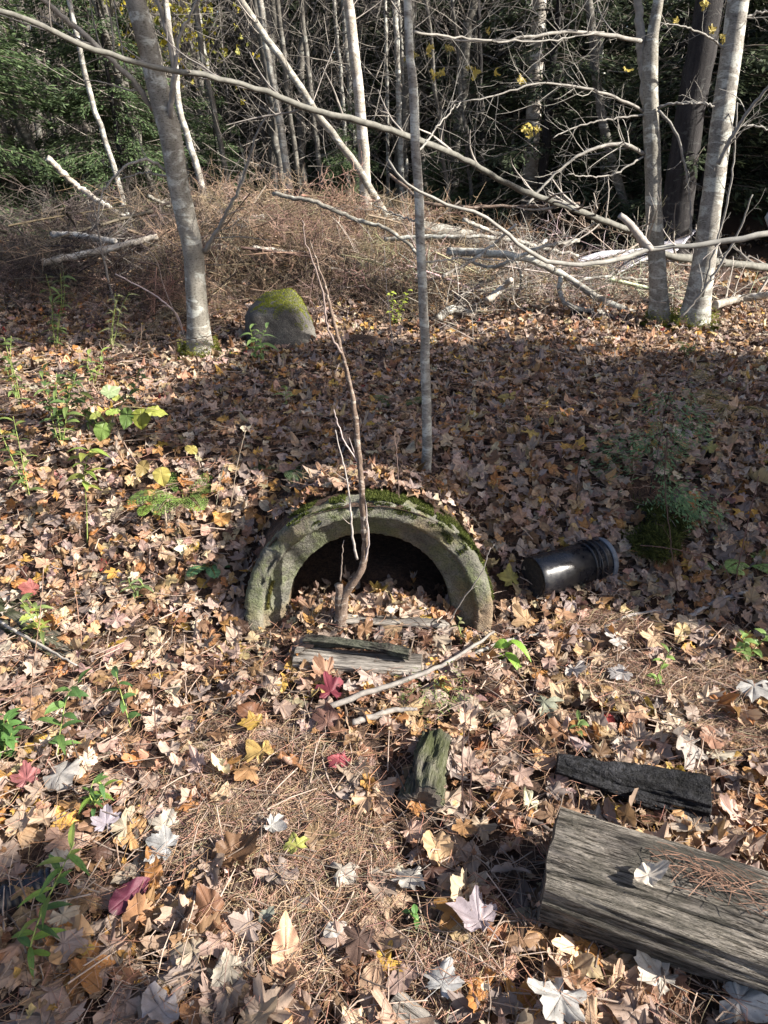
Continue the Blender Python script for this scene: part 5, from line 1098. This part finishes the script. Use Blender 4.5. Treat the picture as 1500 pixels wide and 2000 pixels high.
# ================================================================== DISTINCT FALLEN LEAVES (things), then the litter (stuff)
FL = [(645, 1352, 78, (.26, .025, .05), 'deep crimson maple leaf just below the pale half log', 0), (663, 1488, 62, (.42, .06, .08), 'bright rose-red leaf above the pine needles', 1), (246, 1756, 96, (.17, .02, .055), 'dark purple-red leaf at the lower left', 27),
      (580, 1652, 55, (.58, .60, .08), 'yellow-green torn leaf on the pine needles', 2), (926, 808, 50, (.60, .42, .05), 'golden leaf lying right of the slim young tree', 3), (992, 776, 40, (.56, .40, .06), 'small gold leaf farther right of the slim young tree', 4),
      (325, 1655, 80, (.48, .48, .46), 'curled pale grey leaf alone on the needles at the left', 5), (530, 1612, 58, (.62, .60, .55), 'folded whitish leaf in the middle of the needles', 6), (666, 1700, 76, (.52, .46, .38), 'cream maple leaf at the right side of the needle patch', 7),
      (862, 1925, 96, (.50, .50, .49), 'silver grey maple leaf near the bottom centre', 8), (1096, 1945, 130, (.55, .54, .51), 'large silvery maple leaf at the bottom', 9), (1442, 1955, 135, (.62, .61, .57), 'large whitish maple leaf with a dark hole at the bottom right', 10),
      (1292, 1912, 96, (.62, .56, .46), 'pale tan folded leaf below the big grey log', 11), (938, 1800, 108, (.46, .38, .42), 'lilac grey maple leaf left of the big grey log', 12), (310, 1965, 120, (.50, .45, .45), 'broad pinkish grey leaf at the bottom left', 28),
      (512, 1468, 66, (.58, .37, .07), 'gold maple leaf next to the orange ones above the needles', 13), (565, 1480, 76, (.48, .20, .055), 'orange brown maple leaf with its gold neighbour on the left', 14), (487, 1503, 62, (.46, .23, .07), 'rusty leaf just under the gold maple leaf', 15),
      (118, 1512, 96, (.52, .49, .45), 'long pale grey leaf at the left side', 29), (52, 1522, 66, (.42, .12, .12), 'pinkish red leaf near the left edge', 16), (1350, 1452, 100, (.50, .44, .38), 'pale tan maple leaf flat on the needles at the right', 17),
      (803, 1712, 92, (.50, .46, .40), 'grey beige maple leaf below the mossy log', 18), (1216, 1312, 62, (.48, .45, .43), 'grey leaf with a curled edge on the right-hand needles', 19), (1120, 1308, 54, (.62, .56, .50), 'small cream leaf right of the toothed plant', 20),
      (1472, 1338, 92, (.56, .54, .50), 'pale wavy leaf at the right edge', 21), (1216, 1380, 44, (.52, .35, .16), 'small tan leaf alone on the right-hand needles', 30), (1000, 1132, 50, (.52, .44, .06), 'yellow leaf touching the base of the bucket', 22),
      (958, 1100, 50, (.52, .40, .07), 'yellow leaf between the pipe and the bucket', 23), (1484, 940, 62, (.56, .42, .06), 'yellow leaf at the right edge above the ferns', 24), (1384, 876, 40, (.52, .44, .08), 'dull yellow leaf right of the hemlock seedling', 25),
      (702, 1830, 104, (.13, .075, .055), 'big dark brown maple leaf at the bottom centre', 0), (650, 1818, 52, (.66, .60, .52), 'small white leaf left of the dark brown one', 31), (1222, 1592, 100, (.38, .22, .09), 'brown leaf standing up against the charred log', 3),
      (64, 1152, 46, (.42, .10, .08), 'dusty red leaf at the left edge', 5), (1062, 1372, 66, (.40, .42, .28), 'greenish pale leaf right of the tiny conifer', 7), (207, 1612, 54, (.44, .38, .44), 'lavender leaf at the left rim of the needles', 9), (642, 1632, 44, (.52, .34, .12), 'small ochre leaf right of the yellow-green one', 32),
      (905, 1612, 56, (.48, .24, .07), 'orange leaf right of the dark stems', 11), (520, 1795, 44, (.27, .29, .22), 'small oval grey-green leaf on the bottom needles', 26), (1040, 845, 46, (.54, .38, .05), 'amber leaf on the shaded bank right of the slim tree', 13),
      (625, 1345, 70, (.56, .38, .08), 'yellow leaf touching the crimson one', 15), (640, 1412, 78, (.22, .10, .07), 'brown maple leaf beside the short grey stick', 17), (120, 1690, 70, (.5, .44, .34), 'beige leaf behind the tall narrow-leaved weed', 19),
      (1140, 1880, 70, (.45, .33, .16), 'small curled ochre leaf under the big grey log', 30), (1000, 1700, 90, (.34, .28, .27), 'greyish brown leaf standing against the sawn log end', 33 % 33), (780, 1180, 44, (.50, .36, .12), 'tan leaf lit inside the pipe mouth', 12), (450, 1890, 84, (.46, .40, .30), 'speckled khaki leaf near the bottom left', 14), (1210, 1255, 60, (.50, .46, .42), 'pale leaf below the bucket', 16)]
lr = np.random.default_rng(5)
for u, v, s, c, lb, k in FL:
    p = G(u, v, .045); L = s * mpp(p) * 1.05; AVOID.append((p[0], p[1] - .01, L * .30, L * .30, 0)); V, F, aux = HI[k % len(HI)]; mb = MB(); V = V * [lr.uniform(.9, 1.08), 1, lr.uniform(.4, .95)]; nz = (vnoise(V[:, 0] * 9 + u, V[:, 1] * 9, 1, 2) * .7)[:, None]
    c = np.array(c) * .74; c = c * .78 + c.mean() * .22; mb.add(V * L, F, np.clip(c[None] * (1 + nz), .01, .9), aux); o = mb.build('fallen_leaf', M['leaf']); o.location = p; up = 1.0 if 'stand' in lb else 0
    tx, ty = slope(np.array([p[0]]), np.array([p[1]])); o.rotation_euler = Euler((float(tx[0]) + lr.normal(.12, .15) + up, float(ty[0]) + lr.normal(0, .18), lr.uniform(0, 6.28)))
    tag(o, lb, 'leaf', 'distinct fallen leaves on the litter')

litter = MB()
def litter_band(y0, y1, dens_, protos, s0, s1, wf=.66, wpad=.5, zr=(.004, .045), tilt=.33):
    n = int((y1 - y0) * 2 * ((y0 + y1) / 2 * wf + wpad) * dens_); y = rng.uniform(y0, y1, n); x = rng.uniform(-1, 1, n) * (y * wf + wpad)
    nd = needle_density(x, y); cl = vnoise(x, y, 2.5, 33) + .5 * vnoise(x, y, 6, 34)
    k = (rng.random(n) > nd * 1.18) & (rng.random(n) < .85 + cl * .9) & clear(x, y, -.005) & ~((np.abs(x - PX) < PR + .01) & (y > PYF - .02) & (y < YJ + .10)); x, y = x[k], y[k]; n = len(x)
    z = hgt(x, y) + rng.uniform(*zr, n); scatter_leaves(litter, np.stack([x, y, z], 1), np.clip(rng.normal((s0 + s1) / 2, (s1 - s0) / 4, n), s0 * .7, s1 * 1.2), protos, tilt)
litter_band(.35, 2.3, 650, LO, .016, .036, tilt=.3); litter_band(.35, 1.25, 680, HI, .08, .148, wpad=.35, tilt=.17); litter_band(1.25, 2.1, 950, HI, .055, .118, tilt=.22)
litter_band(2.1, 3.3, 1650, LO, .042, .085, tilt=.26); litter_band(3.3, 5.6, 1250, LO, .042, .085, tilt=.27); litter_band(5.6, 9.0, 190, LO, .06, .11)
litter_band(-2.5, .35, 110, LO, .07, .12, 0, 2.2)
n = 300; x = PX + rng.uniform(-.30, .30, n); y = YJ + np.abs(rng.normal(0, .09, n)) - .06; k = y < YJ + 1.2; x, y = x[k], y[k]; z = floor_z(x, y) + rng.uniform(.005, .04, len(x)); scatter_leaves(litter, np.stack([x, y, z], 1), rng.uniform(.05, .09, len(x)), HI, .35)
tag(litter.build('leaf_litter', M['leaf']), 'deep litter of dry brown, tan and grey maple leaves', 'leaf litter', kind='stuff')

def needles(n, xy, col, L=(.05, .10), w=.0008, z=.02):
    x, y = xy(n); k = (y < YJ - .09) | (np.abs(x - PX) > PR + .08) | (y > YJ + .16); x, y = x[k], y[k]; n = len(x); a = rng.uniform(0, 6.28, n); l = rng.uniform(*L, n); d = np.stack([np.cos(a), np.sin(a), rng.normal(0, .10, n)], 1)
    P0 = np.stack([x, y, hgt(x, y) + rng.uniform(.003, z, n)], 1); b = np.stack([-d[:, 1], d[:, 0], np.abs(rng.normal(.3, .3, n))], 1) * (rng.normal(0, .09, n) * l)[:, None]
    P = np.stack([P0 - d * (l / 2)[:, None], P0 + b, P0 + d * (l / 2)[:, None]], 1); P[:, 0, 2] = np.maximum(P[:, 0, 2], hgt(P[:, 0, 0], P[:, 0, 1]) + .001); P[:, 2, 2] = np.maximum(P[:, 2, 2], hgt(P[:, 2, 0], P[:, 2, 1]) + .001)
    V, q = batch_tubes(P, np.tile([w * .7, w, w * .5], (n, 1)), 3); c = np.array(col) * rng.uniform(.45, 1.5, (n, 1)) * (1 + rng.normal(0, .08, (n, 3))); mb.add(V, q, np.clip(np.repeat(c, 9, 0), .01, .8))
mb = MB()
def in_patch(n):
    w = np.array([a * b for _, _, a, b in NPw]); k = rng.choice(len(NPw), n, p=w / w.sum()); r = np.sqrt(rng.random(n)) * 1.1; t = rng.uniform(0, 6.28, n); A = np.array(NPw)[k]
    return A[:, 0] + A[:, 2] * r * np.cos(t), A[:, 1] + A[:, 3] * r * np.sin(t)
def everywhere(n):
    y = rng.uniform(.4, 3.6, n); return rng.uniform(-1, 1, n) * (y * .62 + .3), y
needles(30000, in_patch, (.27, .17, .115)); needles(7000, in_patch, (.38, .27, .19), (.06, .11), z=.035); needles(12000, everywhere, (.34, .20, .13), z=.055)
tag(mb.build('pine_needles', M['needle']), 'brown fallen pine needles matted in patches', 'pine needles', kind='stuff')
# two leaves lying on the big log
LM = big_log.matrix_world
for (tx_, ty_, sz_, c_, lb_, k_) in ((.20, -.035, .085, (.52, .47, .40), 'small curled pale leaf lying on top of the big grey log', 28), (.78, .03, .06, (.40, .26, .14), 'brown leaf lying on the far part of the big grey log', 9)):
    V, F, aux = HI[k_]; m_ = MB(); m_.add(V * sz_, F, c_, aux); o = m_.build('fallen_leaf', M['leaf']); o.location = LM @ Vector((tx_, ty_, .85 * math.sqrt(max(.12 ** 2 - ty_ ** 2, 0)) + .014)); o.rotation_euler = (.15, .1, 2.1 + k_); tag(o, lb_, 'leaf', 'distinct fallen leaves on the litter')
# needles on the big log
mb = MB(); n = 420; t = rng.uniform(.12, .95, n) ** .8; Lm = np.array(big_log.matrix_world); xs = t * 1.2; ys = (.02 - .03 * t) + rng.normal(0, .02, n) ; a = rng.normal(0, .5, n); l = rng.uniform(.02, .045, n)
zs = .82 * np.sqrt(np.maximum(.125 ** 2 - ys ** 2, 0)) + .006 + rng.uniform(0, .01, n); P = np.stack([np.stack([xs - l * np.cos(a), ys - l * np.sin(a), zs], 1), np.stack([xs, ys, zs + .004], 1), np.stack([xs + l * np.cos(a), ys + l * np.sin(a), zs], 1)], 1)
P = P @ Lm[:3, :3].T + Lm[:3, 3]; V, q = batch_tubes(P, np.full((n, 3), .0008), 3); mb.add(V, q, np.repeat(np.array([.22, .13, .09]) * rng.uniform(.5, 1.5, (n, 1)), 9, 0)); tag(mb.build('pine_needles', M['needle']), 'brown pine needles caught in the groove of the big grey log', 'pine needles', kind='stuff')
# tiny debris
mb = MB(); n = 4600; y = rng.uniform(.4, 4.5, n); x = rng.uniform(-1, 1, n) * (y * .62 + .3); k = (y < PYF) | (np.abs(x - PX) > PR + .02) | (y > 2.6); x, y = x[k], y[k]; n = len(x); a = rng.uniform(0, 6.28, n); l = rng.uniform(.03, .14, n)
P0 = np.stack([x, y, hgt(x, y) + rng.uniform(.01, .05, n)], 1); d = np.stack([np.cos(a), np.sin(a), rng.normal(0, .15, n)], 1) * l[:, None]; P = np.stack([P0 - d * .5, P0 + rng.normal(0, .006, (n, 3)), P0 + d * .5], 1); V, q = batch_tubes(P, np.tile([.0018, .0015, .001], (n, 1)) * rng.uniform(.5, 1.5, (n, 1)), 4)
mb.add(V, q, np.repeat(np.array([.26, .2, .16]) * rng.uniform(.4, 1.7, (n, 1)), 12, 0)); tag(mb.build('twig_debris', M['twig']), 'scattered bits of twig among the leaves', 'twigs', kind='stuff')
